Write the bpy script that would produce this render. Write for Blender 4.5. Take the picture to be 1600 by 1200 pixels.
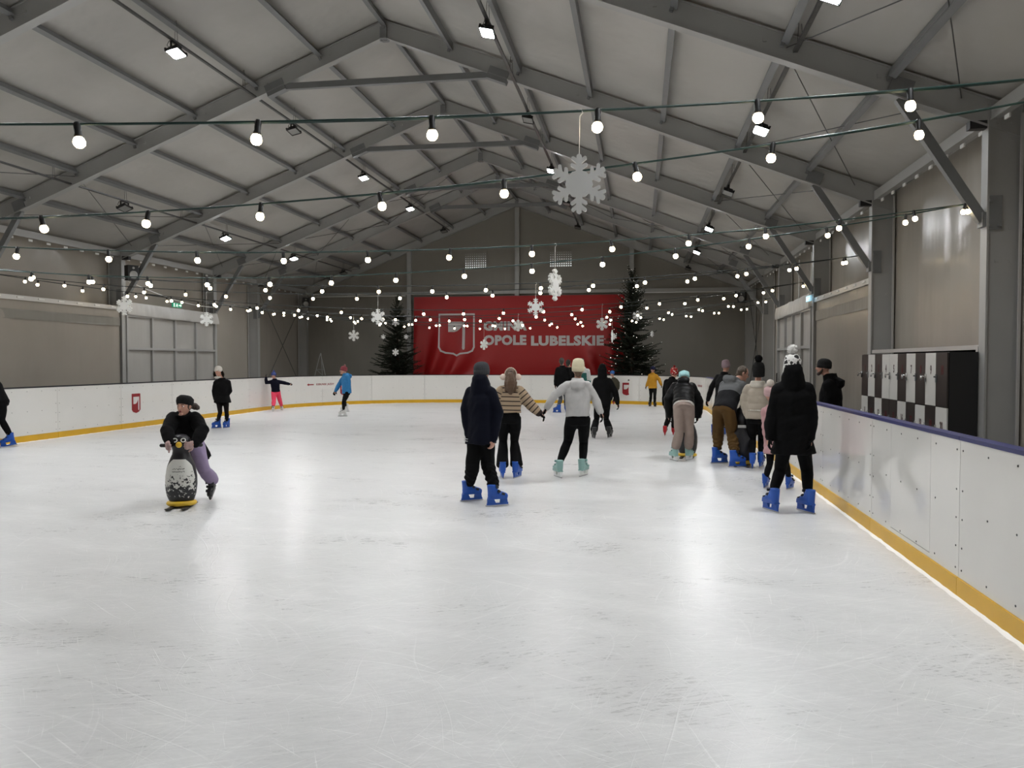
import bpy, bmesh, math, random
import numpy as np
from mathutils import Vector, Matrix, noise
from mathutils.geometry import tessellate_polygon

for o in list(bpy.data.objects):
    bpy.data.objects.remove(o, do_unlink=True)
SC = bpy.context.scene
COL = SC.collection
R = math.radians
random.seed(7)

# ------------------------------------------------------------------ camera, world, exposure
cam = bpy.data.cameras.new('camera')
cam.sensor_width = 36.0
cam.lens = 1245.8 / 1600 * 36.0
cam.clip_start, cam.clip_end = 0.05, 200
camo = bpy.data.objects.new('camera', cam)
COL.objects.link(camo)
camo.location = (0, 0, 1.65)
camo.rotation_euler = (R(90) - 0.0284, 0, 0.1584)
SC.camera = camo

world = bpy.data.worlds.new('night')
SC.world = world
world.use_nodes = True
world.node_tree.nodes['Background'].inputs[0].default_value = (0.03, 0.04, 0.06, 1)
world.node_tree.nodes['Background'].inputs[1].default_value = 0.3

vs = SC.view_settings
vs.view_transform = 'Standard'
vs.look = 'None'
vs.gamma = 1.0
vs.use_curve_mapping = False
vs.exposure = 0.15
SC.cycles.use_denoising = True
SC.cycles.max_bounces = 6
SC.cycles.diffuse_bounces = 4
SC.cycles.glossy_bounces = 3
SC.cycles.sample_clamp_indirect = 6.0

FLOOD_STRENGTH = 600.0      # flood lights that are switched on
BULB_STRENGTH = 24.0        # warm festoon bulbs

# ------------------------------------------------------------------ helpers
def link(o, parent=None):
    COL.objects.link(o)
    if parent is not None:
        o.parent = parent
    return o

def tag(o, label=None, cat=None, group=None, kind=None):
    if label: o['label'] = label
    if cat: o['category'] = cat
    if group: o['group'] = group
    if kind: o['kind'] = kind
    return o

def empty(name, loc=(0, 0, 0), rz=0.0, **kw):
    o = bpy.data.objects.new(name, None)
    o.empty_display_size = 0.2
    o.location = loc
    o.rotation_euler = (0, 0, rz)
    link(o)
    return tag(o, **kw)

class MB:
    """collects verts and faces of one mesh"""
    def __init__(s):
        s.v, s.f, s.m, s.cur = [], [], [], 0
    def add(s, vs, fs):
        n = len(s.v)
        s.v += [tuple(map(float, p)) for p in vs]
        s.f += [tuple(i + n for i in f) for f in fs]
        s.m += [s.cur] * len(fs)
    def box(s, c, d, M=None):
        x, y, z = d[0] / 2, d[1] / 2, d[2] / 2
        vs = [Vector((a, b, e)) for a in (-x, x) for b in (-y, y) for e in (-z, z)]
        if M is not None: vs = [M @ p for p in vs]
        vs = [p + Vector(c) for p in vs]
        s.add(vs, [(0, 1, 3, 2), (4, 6, 7, 5), (0, 4, 5, 1), (2, 3, 7, 6), (0, 2, 6, 4), (1, 5, 7, 3)])
    def bar(s, a, b, w, h, up=(0, 0, 1)):
        """rectangular bar from a to b, w across, h along up"""
        a, b = Vector(a), Vector(b)
        d = (b - a).normalized()
        side = d.cross(Vector(up)).normalized()
        u = side.cross(d).normalized()
        vs = []
        for p in (a, b):
            for i, j in ((-1, -1), (1, -1), (1, 1), (-1, 1)):
                vs.append(p + side * (i * w / 2) + u * (j * h / 2))
        s.add(vs, [(3, 2, 1, 0), (4, 5, 6, 7), (0, 1, 5, 4), (1, 2, 6, 5), (2, 3, 7, 6), (3, 0, 4, 7)])
    def tube(s, pts, rad, seg=10, dome=False, flat=1.0, ref=None):
        pts = [Vector(p) for p in pts]
        if not hasattr(rad, '__len__'): rad = [rad] * len(pts)
        rad = list(rad)
        if dome:
            d0 = (pts[0] - pts[1]).normalized(); d1 = (pts[-1] - pts[-2]).normalized()
            P, Q = [], []
            for a in (80, 50, 22):
                P.append(pts[0] + d0 * rad[0] * math.sin(R(a))); Q.append(rad[0] * math.cos(R(a)))
            E, F = [], []
            for a in (22, 50, 80):
                E.append(pts[-1] + d1 * rad[-1] * math.sin(R(a))); F.append(rad[-1] * math.cos(R(a)))
            pts = P + pts + E; rad = Q + rad + F
        n = len(pts)
        t0 = (pts[1] - pts[0]).normalized()
        nr = Vector(ref) if ref is not None else (Vector((0, 0, 1)) if abs(t0.z) < .9 else Vector((1, 0, 0)))
        nr = (nr - t0 * nr.dot(t0)).normalized()
        vs = []
        for i, p in enumerate(pts):
            t = (pts[min(i + 1, n - 1)] - pts[max(i - 1, 0)]).normalized()
            nr = (nr - t * nr.dot(t)).normalized()
            bn = t.cross(nr)
            for k in range(seg):
                a = 2 * math.pi * k / seg
                vs.append(p + nr * (math.cos(a) * rad[i] * flat) + bn * (math.sin(a) * rad[i]))
        fs = []
        for i in range(n - 1):
            for k in range(seg):
                fs.append((i * seg + k, i * seg + (k + 1) % seg, (i + 1) * seg + (k + 1) % seg, (i + 1) * seg + k))
        fs.append(tuple(range(seg))[::-1]); fs.append(tuple(range((n - 1) * seg, n * seg)))
        s.add(vs, fs)
    def lathe(s, prof, seg=16, M=None, sx=1.0, sy=1.0):
        """profile [(r,z)] round z"""
        vs = []
        for r, z in prof:
            for k in range(seg):
                a = 2 * math.pi * k / seg
                p = Vector((math.cos(a) * r * sx, math.sin(a) * r * sy, z))
                vs.append(M @ p if M is not None else p)
        fs = []
        for i in range(len(prof) - 1):
            for k in range(seg):
                fs.append((i * seg + k, i * seg + (k + 1) % seg, (i + 1) * seg + (k + 1) % seg, (i + 1) * seg + k))
        n = len(prof)
        fs.append(tuple(range(seg))[::-1]); fs.append(tuple(range((n - 1) * seg, n * seg)))
        s.add(vs, fs)
    def ell(s, c, r, M=None, seg=14, rings=9):
        vs, fs = [], []
        c = Vector(c)
        for i in range(rings + 1):
            th = math.pi * (i + .02 if i == 0 else (i - .02 if i == rings else i)) / rings
            for k in range(seg):
                a = 2 * math.pi * k / seg
                p = Vector((r[0] * math.sin(th) * math.cos(a), r[1] * math.sin(th) * math.sin(a), r[2] * math.cos(th)))
                vs.append((M @ p if M is not None else p) + c)
        for i in range(rings):
            for k in range(seg):
                fs.append((i * seg + k, (i + 1) * seg + k, (i + 1) * seg + (k + 1) % seg, i * seg + (k + 1) % seg))
        fs.append(tuple(range(seg))); fs.append(tuple(range(rings * seg, rings * seg + seg))[::-1])
        s.add(vs, fs)
    def prism(s, poly, z0, z1, M=None):
        """2-D outline (counter-clockwise) extruded from z0 to z1"""
        n = len(poly)
        tri = tessellate_polygon([[Vector((p[0], p[1], 0)) for p in poly]])
        vs = [Vector((p[0], p[1], z0)) for p in poly] + [Vector((p[0], p[1], z1)) for p in poly]
        if M is not None: vs = [M @ p for p in vs]
        fs = []
        for t in tri:
            a, b, c = t
            A, B, Cc = poly[a], poly[b], poly[c]
            if (B[0] - A[0]) * (Cc[1] - A[1]) - (B[1] - A[1]) * (Cc[0] - A[0]) < 0: a, c = c, a
            fs.append((a + n, b + n, c + n)); fs.append((c, b, a))
        for i in range(n):
            j = (i + 1) % n
            fs.append((i, j, j + n, i + n))
        s.add(vs, fs)
    def mesh(s, name, mats, smooth=False):
        me = bpy.data.meshes.new(name)
        me.from_pydata(s.v, [], s.f)
        if not isinstance(mats, (list, tuple)): mats = [mats]
        for m in mats: me.materials.append(m)
        if len(mats) > 1: me.polygons.foreach_set('material_index', s.m)
        if smooth: me.polygons.foreach_set('use_smooth', [True] * len(me.polygons))
        me.update()
        return me
    def obj(s, name, mats, parent=None, smooth=False, loc=None):
        o = bpy.data.objects.new(name, s.mesh(name, mats, smooth))
        link(o, parent)
        if loc is not None: o.location = loc
        return o

def inst(name, me, parent=None, loc=(0, 0, 0), rot=(0, 0, 0), scale=None, M=None):
    o = bpy.data.objects.new(name, me)
    link(o, parent)
    if M is not None:
        o.matrix_local = M
    else:
        o.location = loc; o.rotation_euler = rot
        if scale is not None: o.scale = scale if hasattr(scale, '__len__') else (scale,) * 3
    return o

# ------------------------------------------------------------------ materials
def mat(name, col, rough=.6, metal=0.0, spec=.5, var=0.0, vscale=3.0, bump=0.0, bscale=40.0, emit=None, estr=0.0, coat=0.0, sheen=0.0):
    m = bpy.data.materials.new(name)
    m.use_nodes = True
    nt = m.node_tree
    b = nt.nodes['Principled BSDF']
    b.inputs['Base Color'].default_value = (*col, 1)
    b.inputs['Roughness'].default_value = rough
    b.inputs['Metallic'].default_value = metal
    b.inputs['Specular IOR Level'].default_value = spec
    if coat: b.inputs['Coat Weight'].default_value = coat
    if sheen: b.inputs['Sheen Weight'].default_value = sheen
    tc = nt.nodes.new('ShaderNodeTexCoord')
    if var > 0:
        n = nt.nodes.new('ShaderNodeTexNoise'); n.inputs['Scale'].default_value = vscale; n.inputs['Detail'].default_value = 4
        nt.links.new(tc.outputs['Object'], n.inputs['Vector'])
        mx = nt.nodes.new('ShaderNodeMix'); mx.data_type = 'RGBA'
        mx.inputs[6].default_value = (*[c * (1 - var) for c in col], 1)
        mx.inputs[7].default_value = (*[min(1, c * (1 + var)) for c in col], 1)
        nt.links.new(n.outputs[0], mx.inputs[0]); nt.links.new(mx.outputs[2], b.inputs['Base Color'])
    if bump > 0:
        n2 = nt.nodes.new('ShaderNodeTexNoise'); n2.inputs['Scale'].default_value = bscale; n2.inputs['Detail'].default_value = 3
        nt.links.new(tc.outputs['Object'], n2.inputs['Vector'])
        bp = nt.nodes.new('ShaderNodeBump'); bp.inputs['Strength'].default_value = bump; bp.inputs['Distance'].default_value = .01
        nt.links.new(n2.outputs[0], bp.inputs['Height']); nt.links.new(bp.outputs[0], b.inputs['Normal'])
    if emit:
        b.inputs['Emission Color'].default_value = (*emit, 1)
        b.inputs['Emission Strength'].default_value = estr
    return m

M_alu = mat('aluminium', (.40, .40, .39), .45, .25, var=.08, vscale=2.0, bump=.05, bscale=15)
M_alu_light = mat('aluminium_light', (.62, .62, .61), .35, .5, var=.05)
M_steel = mat('galvanised_steel', (.215, .22, .222), .5, .3, var=.12, vscale=6)
M_dark = mat('dark_metal', (.03, .03, .032), .5, .3)
M_black = mat('black_plastic', (.012, .012, .013), .5, 0)
M_rubber = mat('black_cable', (.015, .02, .02), .55)
M_teal_cable = mat('green_cable', (.012, .04, .035), .45)
M_white_plastic = mat('white_plastic', (.78, .78, .76), .4)
M_wire = mat('wire', (.12, .12, .12), .4, .6)

def fabric_mat(name, col, rough, stain):
    m = bpy.data.materials.new(name); m.use_nodes = True
    nt = m.node_tree; b = nt.nodes['Principled BSDF']
    tc = nt.nodes.new('ShaderNodeTexCoord')
    n = nt.nodes.new('ShaderNodeTexNoise'); n.inputs['Scale'].default_value = .35; n.inputs['Detail'].default_value = 5
    nt.links.new(tc.outputs['Object'], n.inputs['Vector'])
    r = nt.nodes.new('ShaderNodeValToRGB')
    r.color_ramp.elements[0].position = .3; r.color_ramp.elements[1].position = .62
    r.color_ramp.elements[0].color = (*[c * (1 - stain) for c in col], 1)
    r.color_ramp.elements[1].color = (*col, 1)
    nt.links.new(n.outputs[0], r.inputs[0]); nt.links.new(r.outputs[0], b.inputs['Base Color'])
    b.inputs['Roughness'].default_value = rough
    b.inputs['Specular IOR Level'].default_value = .4
    n2 = nt.nodes.new('ShaderNodeTexNoise'); n2.inputs['Scale'].default_value = 1.2; n2.inputs['Detail'].default_value = 2
    mp = nt.nodes.new('ShaderNodeMapping'); mp.inputs['Scale'].default_value = (1.6, 1.6, .35)
    nt.links.new(tc.outputs['Object'], mp.inputs['Vector']); nt.links.new(mp.outputs[0], n2.inputs['Vector'])
    bp = nt.nodes.new('ShaderNodeBump'); bp.inputs['Strength'].default_value = .25; bp.inputs['Distance'].default_value = .12
    nt.links.new(n2.outputs[0], bp.inputs['Height']); nt.links.new(bp.outputs[0], b.inputs['Normal'])
    return m

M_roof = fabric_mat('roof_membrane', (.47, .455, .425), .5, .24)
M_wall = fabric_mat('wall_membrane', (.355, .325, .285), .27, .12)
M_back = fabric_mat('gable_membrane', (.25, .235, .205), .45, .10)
M_valance = fabric_mat('valance_membrane', (.46, .45, .43), .4, .1)
M_doorpanel = fabric_mat('door_membrane', (.40, .39, .365), .4, .1)

def ice_material():
    m = bpy.data.materials.new('scratched_ice'); m.use_nodes = True
    nt = m.node_tree; b = nt.nodes['Principled BSDF']; N = nt.nodes.new; L = nt.links.new
    tc = N('ShaderNodeTexCoord')
    def math_(op, a, bb=None, clamp=False):
        q = N('ShaderNodeMath'); q.operation = op; q.use_clamp = clamp
        for i, x in enumerate((a, bb)):
            if x is None: continue
            if isinstance(x, (int, float)): q.inputs[i].default_value = x
            else: L(x, q.inputs[i])
        return q.outputs[0]
    # gently curved coordinates so that the blade marks bend
    wn = N('ShaderNodeTexNoise'); wn.inputs['Scale'].default_value = .45; wn.inputs['Detail'].default_value = 1
    L(tc.outputs['Object'], wn.inputs['Vector'])
    sub = N('ShaderNodeVectorMath'); sub.operation = 'SUBTRACT'; sub.inputs[1].default_value = (.5, .5, .5); L(wn.outputs['Color'], sub.inputs[0])
    scl = N('ShaderNodeVectorMath'); scl.operation = 'SCALE'; scl.inputs['Scale'].default_value = 1.6; L(sub.outputs[0], scl.inputs[0])
    wv = N('ShaderNodeVectorMath'); wv.operation = 'ADD'; L(tc.outputs['Object'], wv.inputs[0]); L(scl.outputs[0], wv.inputs[1])
    total = None
    for ang, sx, sy, th, gain, sd in ((12, .55, 30, .63, 1.0, 0), (-38, .7, 38, .64, .9, 7), (63, .6, 34, .64, .9, 13), (95, .8, 42, .65, .8, 21), (140, .5, 28, .64, .9, 33), (-72, 1.1, 60, .64, .7, 41)):
        mp = N('ShaderNodeMapping'); mp.inputs['Rotation'].default_value = (0, 0, R(ang)); mp.inputs['Location'].default_value = (sd, sd * .7, 0)
        L(wv.outputs[0], mp.inputs['Vector'])
        m2 = N('ShaderNodeMapping'); m2.inputs['Scale'].default_value = (sx, sy, 1); L(mp.outputs[0], m2.inputs['Vector'])
        ns = N('ShaderNodeTexNoise'); ns.inputs['Scale'].default_value = 1; ns.inputs['Detail'].default_value = 2.5; L(m2.outputs[0], ns.inputs['Vector'])
        v = math_('MULTIPLY', math_('SUBTRACT', ns.outputs[0], th), 9.0 * gain, True)
        total = v if total is None else math_('ADD', total, v, True)
    # dense short scratches
    w2 = N('ShaderNodeVectorMath'); w2.operation = 'SCALE'; w2.inputs['Scale'].default_value = .5; L(sub.outputs[0], w2.inputs[0])
    wv2 = N('ShaderNodeVectorMath'); wv2.operation = 'ADD'; L(tc.outputs['Object'], wv2.inputs[0]); L(w2.outputs[0], wv2.inputs[1])
    dense = None
    for ang, sx, sy, th, gain, sd in ((8, 2.2, 95, .655, 1.0, 3), (28, 1.6, 80, .655, 1.0, 17), (-20, 2.0, 110, .66, 1.0, 29), (55, 2.6, 90, .665, 1.0, 37), (-60, 2.4, 100, .665, 1.0, 45), (102, 2.0, 120, .67, 1.0, 53), (150, 1.8, 85, .66, 1.0, 61)):
        mp = N('ShaderNodeMapping'); mp.inputs['Rotation'].default_value = (0, 0, R(ang)); mp.inputs['Location'].default_value = (sd, sd * .7, 0)
        L(wv2.outputs[0], mp.inputs['Vector'])
        m2 = N('ShaderNodeMapping'); m2.inputs['Scale'].default_value = (sx, sy, 1); L(mp.outputs[0], m2.inputs['Vector'])
        ns = N('ShaderNodeTexNoise'); ns.inputs['Scale'].default_value = 1; ns.inputs['Detail'].default_value = 2; L(m2.outputs[0], ns.inputs['Vector'])
        v = math_('MULTIPLY', math_('SUBTRACT', ns.outputs[0], th), 9.0 * gain, True)
        dense = v if dense is None else math_('ADD', dense, v, True)
    # broad smears of shaved snow
    sm = N('ShaderNodeMapping'); sm.inputs['Scale'].default_value = (.5, .9, 1); sm.inputs['Rotation'].default_value = (0, 0, R(15)); L(wv.outputs[0], sm.inputs['Vector'])
    big = N('ShaderNodeTexNoise'); big.inputs['Scale'].default_value = 1.3; big.inputs['Detail'].default_value = 5; big.inputs['Roughness'].default_value = .55; L(sm.outputs[0], big.inputs['Vector'])
    bigv = math_('MULTIPLY', math_('SUBTRACT', big.outputs[0], .16), 1.35, True)
    fine = N('ShaderNodeTexNoise'); fine.inputs['Scale'].default_value = 38; fine.inputs['Detail'].default_value = 4; L(tc.outputs['Object'], fine.inputs['Vector'])
    finev = math_('MULTIPLY', math_('SUBTRACT', fine.outputs[0], .4), 1.2, True)
    def layer(rot, sx, sy, det, lo, g):
        m1 = N('ShaderNodeMapping'); m1.inputs['Rotation'].default_value = (0, 0, R(rot)); L(wv2.outputs[0], m1.inputs['Vector'])
        m2 = N('ShaderNodeMapping'); m2.inputs['Scale'].default_value = (sx, sy, 1); L(m1.outputs[0], m2.inputs['Vector'])
        q = N('ShaderNodeTexNoise'); q.inputs['Scale'].default_value = 1; q.inputs['Detail'].default_value = det; q.inputs['Roughness'].default_value = .65; L(m2.outputs[0], q.inputs['Vector'])
        return math_('MULTIPLY', math_('SUBTRACT', q.outputs[0], lo), g, True)
    fibre = layer(-22, 7, 42, 4, .36, 2.6)
    mottle = layer(10, 1.1, 2.6, 6, .50, 3.0)
    fm = math_('ADD', math_('MULTIPLY', fibre, .20), math_('MULTIPLY', mottle, .30))
    snow = math_('ADD', math_('ADD', math_('ADD', math_('MULTIPLY', bigv, .24), fm), .07), math_('ADD', math_('MULTIPLY', dense, .40), math_('ADD', math_('MULTIPLY', total, .20), math_('MULTIPLY', finev, .12))), True)
    mx = N('ShaderNodeMix'); mx.data_type = 'RGBA'
    mx.inputs[6].default_value = (.53, .533, .535, 1); mx.inputs[7].default_value = (.90, .90, .895, 1)
    L(snow, mx.inputs[0]); L(mx.outputs[2], b.inputs['Base Color'])
    rr = N('ShaderNodeMapRange'); rr.inputs[3].default_value = .20; rr.inputs[4].default_value = .60; L(snow, rr.inputs[0]); L(rr.outputs[0], b.inputs['Roughness'])
    b.inputs['IOR'].default_value = 1.31
    hgt = math_('ADD', math_('MULTIPLY', math_('ADD', total, dense, True), .6), math_('MULTIPLY', fine.outputs[0], .5))
    bp = N('ShaderNodeBump'); bp.inputs['Strength'].default_value = .22; bp.inputs['Distance'].default_value = .006
    L(hgt, bp.inputs['Height']); L(bp.outputs[0], b.inputs['Normal'])
    return m
M_ice = ice_material()
M_floor = mat('hall_floor', (.11, .11, .11), .7, var=.2, vscale=1.5, bump=.1)
M_hdpe = mat('white_board', (.80, .79, .76), .07, spec=.6, var=.03, vscale=1.2, bump=.06, bscale=3.0)
M_hdpe2 = mat('white_board_worn', (.78, .77, .74), .24, spec=.5, var=.05, vscale=2.0, bump=.03, bscale=8)
M_yellow = mat('yellow_kickboard', (.70, .40, .012), .38, var=.12, vscale=3.0)
M_cap = mat('blue_cap', (.018, .022, .12), .4)
M_cap_dark = mat('dark_cap', (.016, .016, .022), .5)
M_gap = mat('joint_shadow', (.02, .02, .02), .8)
M_screw = mat('screw', (.10, .10, .10), .4, .7)
M_red = mat('red_print', (.30, .005, .011), .45)
M_whiteprint = mat('white_print', (.75, .72, .70), .5)
M_bulb = mat('bulb_glow', (1, .93, .8), .4, emit=(1.0, .80, .50), estr=BULB_STRENGTH)
M_lens_on = mat('lamp_lens_lit', (1, 1, 1), .3, emit=(.96, .98, 1.0), estr=FLOOD_STRENGTH)
M_lens_off = mat('lamp_lens_dark', (.22, .22, .21), .2)
M_housing = mat('lamp_housing', (.014, .014, .015), .45, .2, bump=.05)
M_snowflake = mat('white_foam', (.74, .74, .72), .7, bump=.05, bscale=120)

# ------------------------------------------------------------------ hall geometry
CX = -5.17                                   # ridge line
XL, XR = -14.60, 4.26                        # inner faces of the columns
WL, WR = -15.02, 4.68                        # wall membranes
SL = .389                                    # roof slope
YT = [-9.13, -4.13, .87, 5.87, 10.87, 15.87, 20.87, 25.87, 29.07, 33.67]
YB = YT[-1] + .12
def zr(x): return 8.62 - SL * abs(x - CX)    # roof membrane height
def zbot(x): return 8.24 - SL * abs(x - CX)  # underside of the rafters

# rink outline (inner face of the boards), from the right front round the back to the left front
RX, LX, BY, RF = 2.217, -12.35, 31.1, -7.5
def rink_path():
    p = [(RX, RF)]
    for k in range(0, 19):
        a = R(90) * k / 18
        p.append((RX - 4.0 + 4.0 * math.cos(a), BY - 4.0 + 4.0 * math.sin(a)))
    for k in range(0, 19):
        a = R(90) + R(90) * k / 18
        p.append((LX + 6.0 + 6.0 * math.cos(a), BY - 6.0 + 6.0 * math.sin(a)))
    p.append((LX, RF))
    return p
PATH = rink_path()

mb = MB(); mb.add([(x, y, 0) for x, y in PATH], [tuple(range(len(PATH)))])
ice = mb.obj('floor_ice', M_ice); tag(ice, kind='structure')
mb = MB(); mb.add([(-16, -10, -.012), (8, -10, -.012), (8, 35, -.012), (-16, 35, -.012)], [(0, 1, 2, 3)])
tag(mb.obj('floor', M_floor), kind='structure')

# roof
def grid_sheet(fn, nu, nv):
    vs = [fn(i / nu, j / nv) for i in range(nu + 1) for j in range(nv + 1)]
    fs = [(i * (nv + 1) + j, (i + 1) * (nv + 1) + j, (i + 1) * (nv + 1) + j + 1, i * (nv + 1) + j + 1) for i in range(nu) for j in range(nv)]
    return vs, fs
CEIL = []
for sgn in (-1, 1):
    xe = WL if sgn < 0 else WR
    def f(u, v, sgn=sgn, xe=xe):
        x = CX + (xe - CX) * u; y = -9.3 + (YB + 9.3) * v
        sag = .035 * noise.noise((x * .5, y * .35, 3.3 + sgn))
        return (x, y, zr(x) + .012 + abs(sag))
    mb = MB(); mb.add(*grid_sheet(f, 40, 90))
    c = mb.obj('ceiling', M_roof, smooth=True); tag(c, kind='structure'); CEIL.append(c)

# purlins: one mesh per length, each a part of its roof slope
def purlin_mesh(L):
    mb = MB(); mb.box((0, 0, 0), (.062, L, .13)); mb.box((0, -L / 2 + .02, -.09), (.05, .05, .07)); mb.box((0, L / 2 - .02, -.09), (.05, .05, .07))
    mb.box((.025, 0, -.07), (.09, L, .012))
    return mb.mesh('purlin', M_steel)
PM = {}
for i in range(len(YT) - 1):
    y0, y1 = YT[i] + .07, YT[i + 1] - .07
    L = round(y1 - y0, 2)
    if L not in PM: PM[L] = purlin_mesh(L)
    for sgn in (-1, 1):
        for k in range(0 if sgn < 0 else 1, 7):
            x = CX + sgn * (1.40 * k if k < 6 else 8.3)
            inst('purlin', PM[L], CEIL[0 if sgn < 0 else 1], (x, (y0 + y1) / 2, zr(x) - .09), (0, sgn * math.atan(SL) if k else 0, 0))
        xe = XL - .10 if sgn < 0 else XR + .10
        mb = MB(); mb.box((0, 0, 0), (.12, L, .15)); mb.box((-sgn * .06, 0, -.085), (.02, L, .02))
        if (L, sgn) not in PM: PM[(L, sgn)] = mb.mesh('eave_beam', M_alu)
        inst('eave_beam', PM[(L, sgn)], CEIL[0 if sgn < 0 else 1], (xe, (y0 + y1) / 2, 4.74))
        # membrane clips hanging under the eave beam
        mb = MB(); n = int(L / .55)
        for q in range(n): mb.box((xe, y0 + (q + .5) * L / n, 4.60), (.02, .13, .05))
        o = mb.obj('keder_clips', M_white_plastic, CEIL[0 if sgn < 0 else 1]); tag(o, kind='stuff')

# bracing wires under the roof
def wire(a, b, parent, r=.008, name='bracing_cable', m=None):
    mb = MB(); mb.tube([a, b], r, 6); return mb.obj(name, m or M_wire, parent)
for i in range(2, 9):
    for sgn in (-1, 1):
        par = CEIL[0 if sgn < 0 else 1]
        xe = CX + sgn * 9.15; xm = CX + sgn * 7.0
        if i == 7:
            for xa, xb in ((xe, xm), (xm, xe), (CX + sgn * 4.2, xm), (xm, CX + sgn * 4.2), (CX + sgn * .3, CX + sgn * 4.2), (CX + sgn * 4.2, CX + sgn * .3)):
                wire((xa, YT[i], zbot(xa) + .2), (xb, YT[i + 1], zbot(xb) + .2), par)
        else:
            wire((xm, YT[i], zbot(xm) + .18), (xe, YT[i + 1], zbot(xe) + .25), par)
            wire((xe, YT[i], zbot(xe) + .25), (xm, YT[i + 1], zbot(xm) + .18), par)

# portal frames
def frame_meshes(gable=False):
    D = {}
    for sgn, nm in ((-1, 'l'), (1, 'r')):
        xi = (XL if sgn < 0 else XR) - CX
        xo = xi + sgn * .41
        mb = MB(); mb.box(((xi + xo) / 2, 0, 2.42), (.39, .14, 4.84)); mb.box((xi + sgn * .012, 0, 2.30), (.024, .19, 4.6)); mb.box((xo - sgn * .012, 0, 2.42), (.024, .19, 4.8))
        mb.box((xi + sgn * .2, 0, .03), (.6, .34, .06))
        for z in (2.9, 3.3, 4.4, 4.6):
            for q in (.12, .28): mb.box((xi + sgn * q, -.075, z), (.03, .015, .03))
        D['column_' + nm] = mb.mesh('column', M_alu)
        mb = MB()
        top = lambda x: 8.60 - SL * abs(x)
        bot = lambda x: 8.24 - SL * abs(x)
        xa, xb = 0.0, xo - sgn * .02
        for w, za, zb in ((.115, lambda x: bot(x) + .015, lambda x: top(x) - .012), (.17, bot, lambda x: bot(x) + .022), (.15, lambda x: top(x) - .02, top)):
            vs = [(x, y, z(x)) for x in (xa, xb) for y in (-w / 2, w / 2) for z in (za, zb)]
            mb.add(vs, [(0, 1, 3, 2), (4, 6, 7, 5), (0, 4, 5, 1), (2, 3, 7, 6), (0, 2, 6, 4), (1, 5, 7, 3)])
        for k in range(1, 7):
            x = sgn * (1.4 * k - .25); mb.box((x, -.065, 8.43 - SL * abs(x)), (.05, .02, .05))
        D['rafter_' + nm] = mb.mesh('rafter', M_alu)
        # knee brace
        mb = MB(); a = (xi - sgn * 1.02, 0, bot(xi - sgn * 1.02) + .02); b = (xi - sgn * .02, 0, 3.42)
        mb.bar(a, b, .10, .12, (sgn, 0, 1)); mb.box((xi - sgn * .01, 0, 3.42), (.07, .16, .18))
        mb.box((a[0], 0, a[2] + .12), (.28, .18, .22), Matrix.Rotation(sgn * math.atan(SL), 3, 'Y'))
        D['knee_brace_' + nm] = mb.mesh('knee_brace', M_steel)
        mb = MB(); mb.box((xi + sgn * .09, -.08, 3.5), (.17, .025, .42)); 
        for q, z in ((.04, 3.65), (.14, 3.34), (.04, 3.34)): mb.box((xi + sgn * q, -.1, z), (.035, .03, .035))
        D['brace_plate_' + nm] = mb.mesh('brace_plate', M_steel)
        mb = MB(); mb.box((xi - sgn * .10, 0, 4.60), (.2, .12, .1)); mb.box((xi - sgn * .16, 0, 4.66), (.06, .1, .09))
        D['eave_bracket_' + nm] = mb.mesh('eave_bracket', M_dark)
    mb = MB(); mb.box((0, 0, 7.38), (4.75, .10, .125)); 
    for sx in (-1, 1): mb.box((sx * 2.36, 0, 7.36), (.42, .17, .24), Matrix.Rotation(sx * math.atan(SL), 3, 'Y'))
    D['tie_beam'] = mb.mesh('tie_beam', M_steel)
    mb = MB(); mb.box((0, 0, 8.34), (.14, .2, .22)); mb.lathe([(.11, 8.20), (.13, 8.215), (.13, 8.245), (.09, 8.26)], 6); 
    for q in (-.05, 0, .05): mb.box((q, -.03, 8.195), (.025, .025, .02))
    D['ridge_plate'] = mb.mesh('ridge_plate', M_steel)
    return D
FM = frame_meshes()
FRAME_LABELS = {3: 'grey portal frame closest of all, overhead and beyond the picture edge', 4: 'nearest visible aluminium portal frame, its column beside the black end of the lockers',
    5: 'aluminium portal frame whose column stands behind the far end of the lockers', 6: 'aluminium portal frame at the near side of the panelled doors',
    7: 'aluminium portal frame at the far side of the panelled doors', 8: 'aluminium portal frame last before the back wall'}
for i, y in enumerate(YT[:-1]):
    if i < 3: continue
    t = empty('portal_frame', (CX, y, 0), label=FRAME_LABELS[i], cat='roof frame', group='portal frames carrying the hall roof')
    for nm, me in FM.items():
        inst(me.name.split('.')[0], me, t)
t = empty('gable_frame', (CX, YT[-1], 0), label='gable end frame of rafters and upright posts against the back wall', cat='roof frame')
for nm in ('column_l', 'column_r', 'rafter_l', 'rafter_r', 'ridge_plate'):
    inst(FM[nm].name.split('.')[0], FM[nm], t)
for px in (-4.73, 0.02, 4.84):
    mb = MB(); h = 8.30 - SL * abs(px); mb.box((px, .02, h / 2), (.17, .14, h)); mb.box((px - .09, -.06, h / 2), (.012, .02, h))
    mb.obj('gable_post', M_alu, t)
mb = MB()
for a, b in ((-9.4, -4.82), (-4.64, -.07), (.11, 4.75), (4.93, 9.4)): mb.box(((a + b) / 2, .03, 4.60), (b - a, .09, .14))
mb.obj('gable_rail', M_alu, t)
for a, b in ((-9.2, -4.9), (4.95, 9.2)):  # plain white strips stand in for outside light leaking along the gable rail
    mb = MB(); mb.box(((a + b) / 2, -.03, 4.50), (b - a, .02, .035)); mb.obj('light_leak_strip', M_white_plastic, t)

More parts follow.
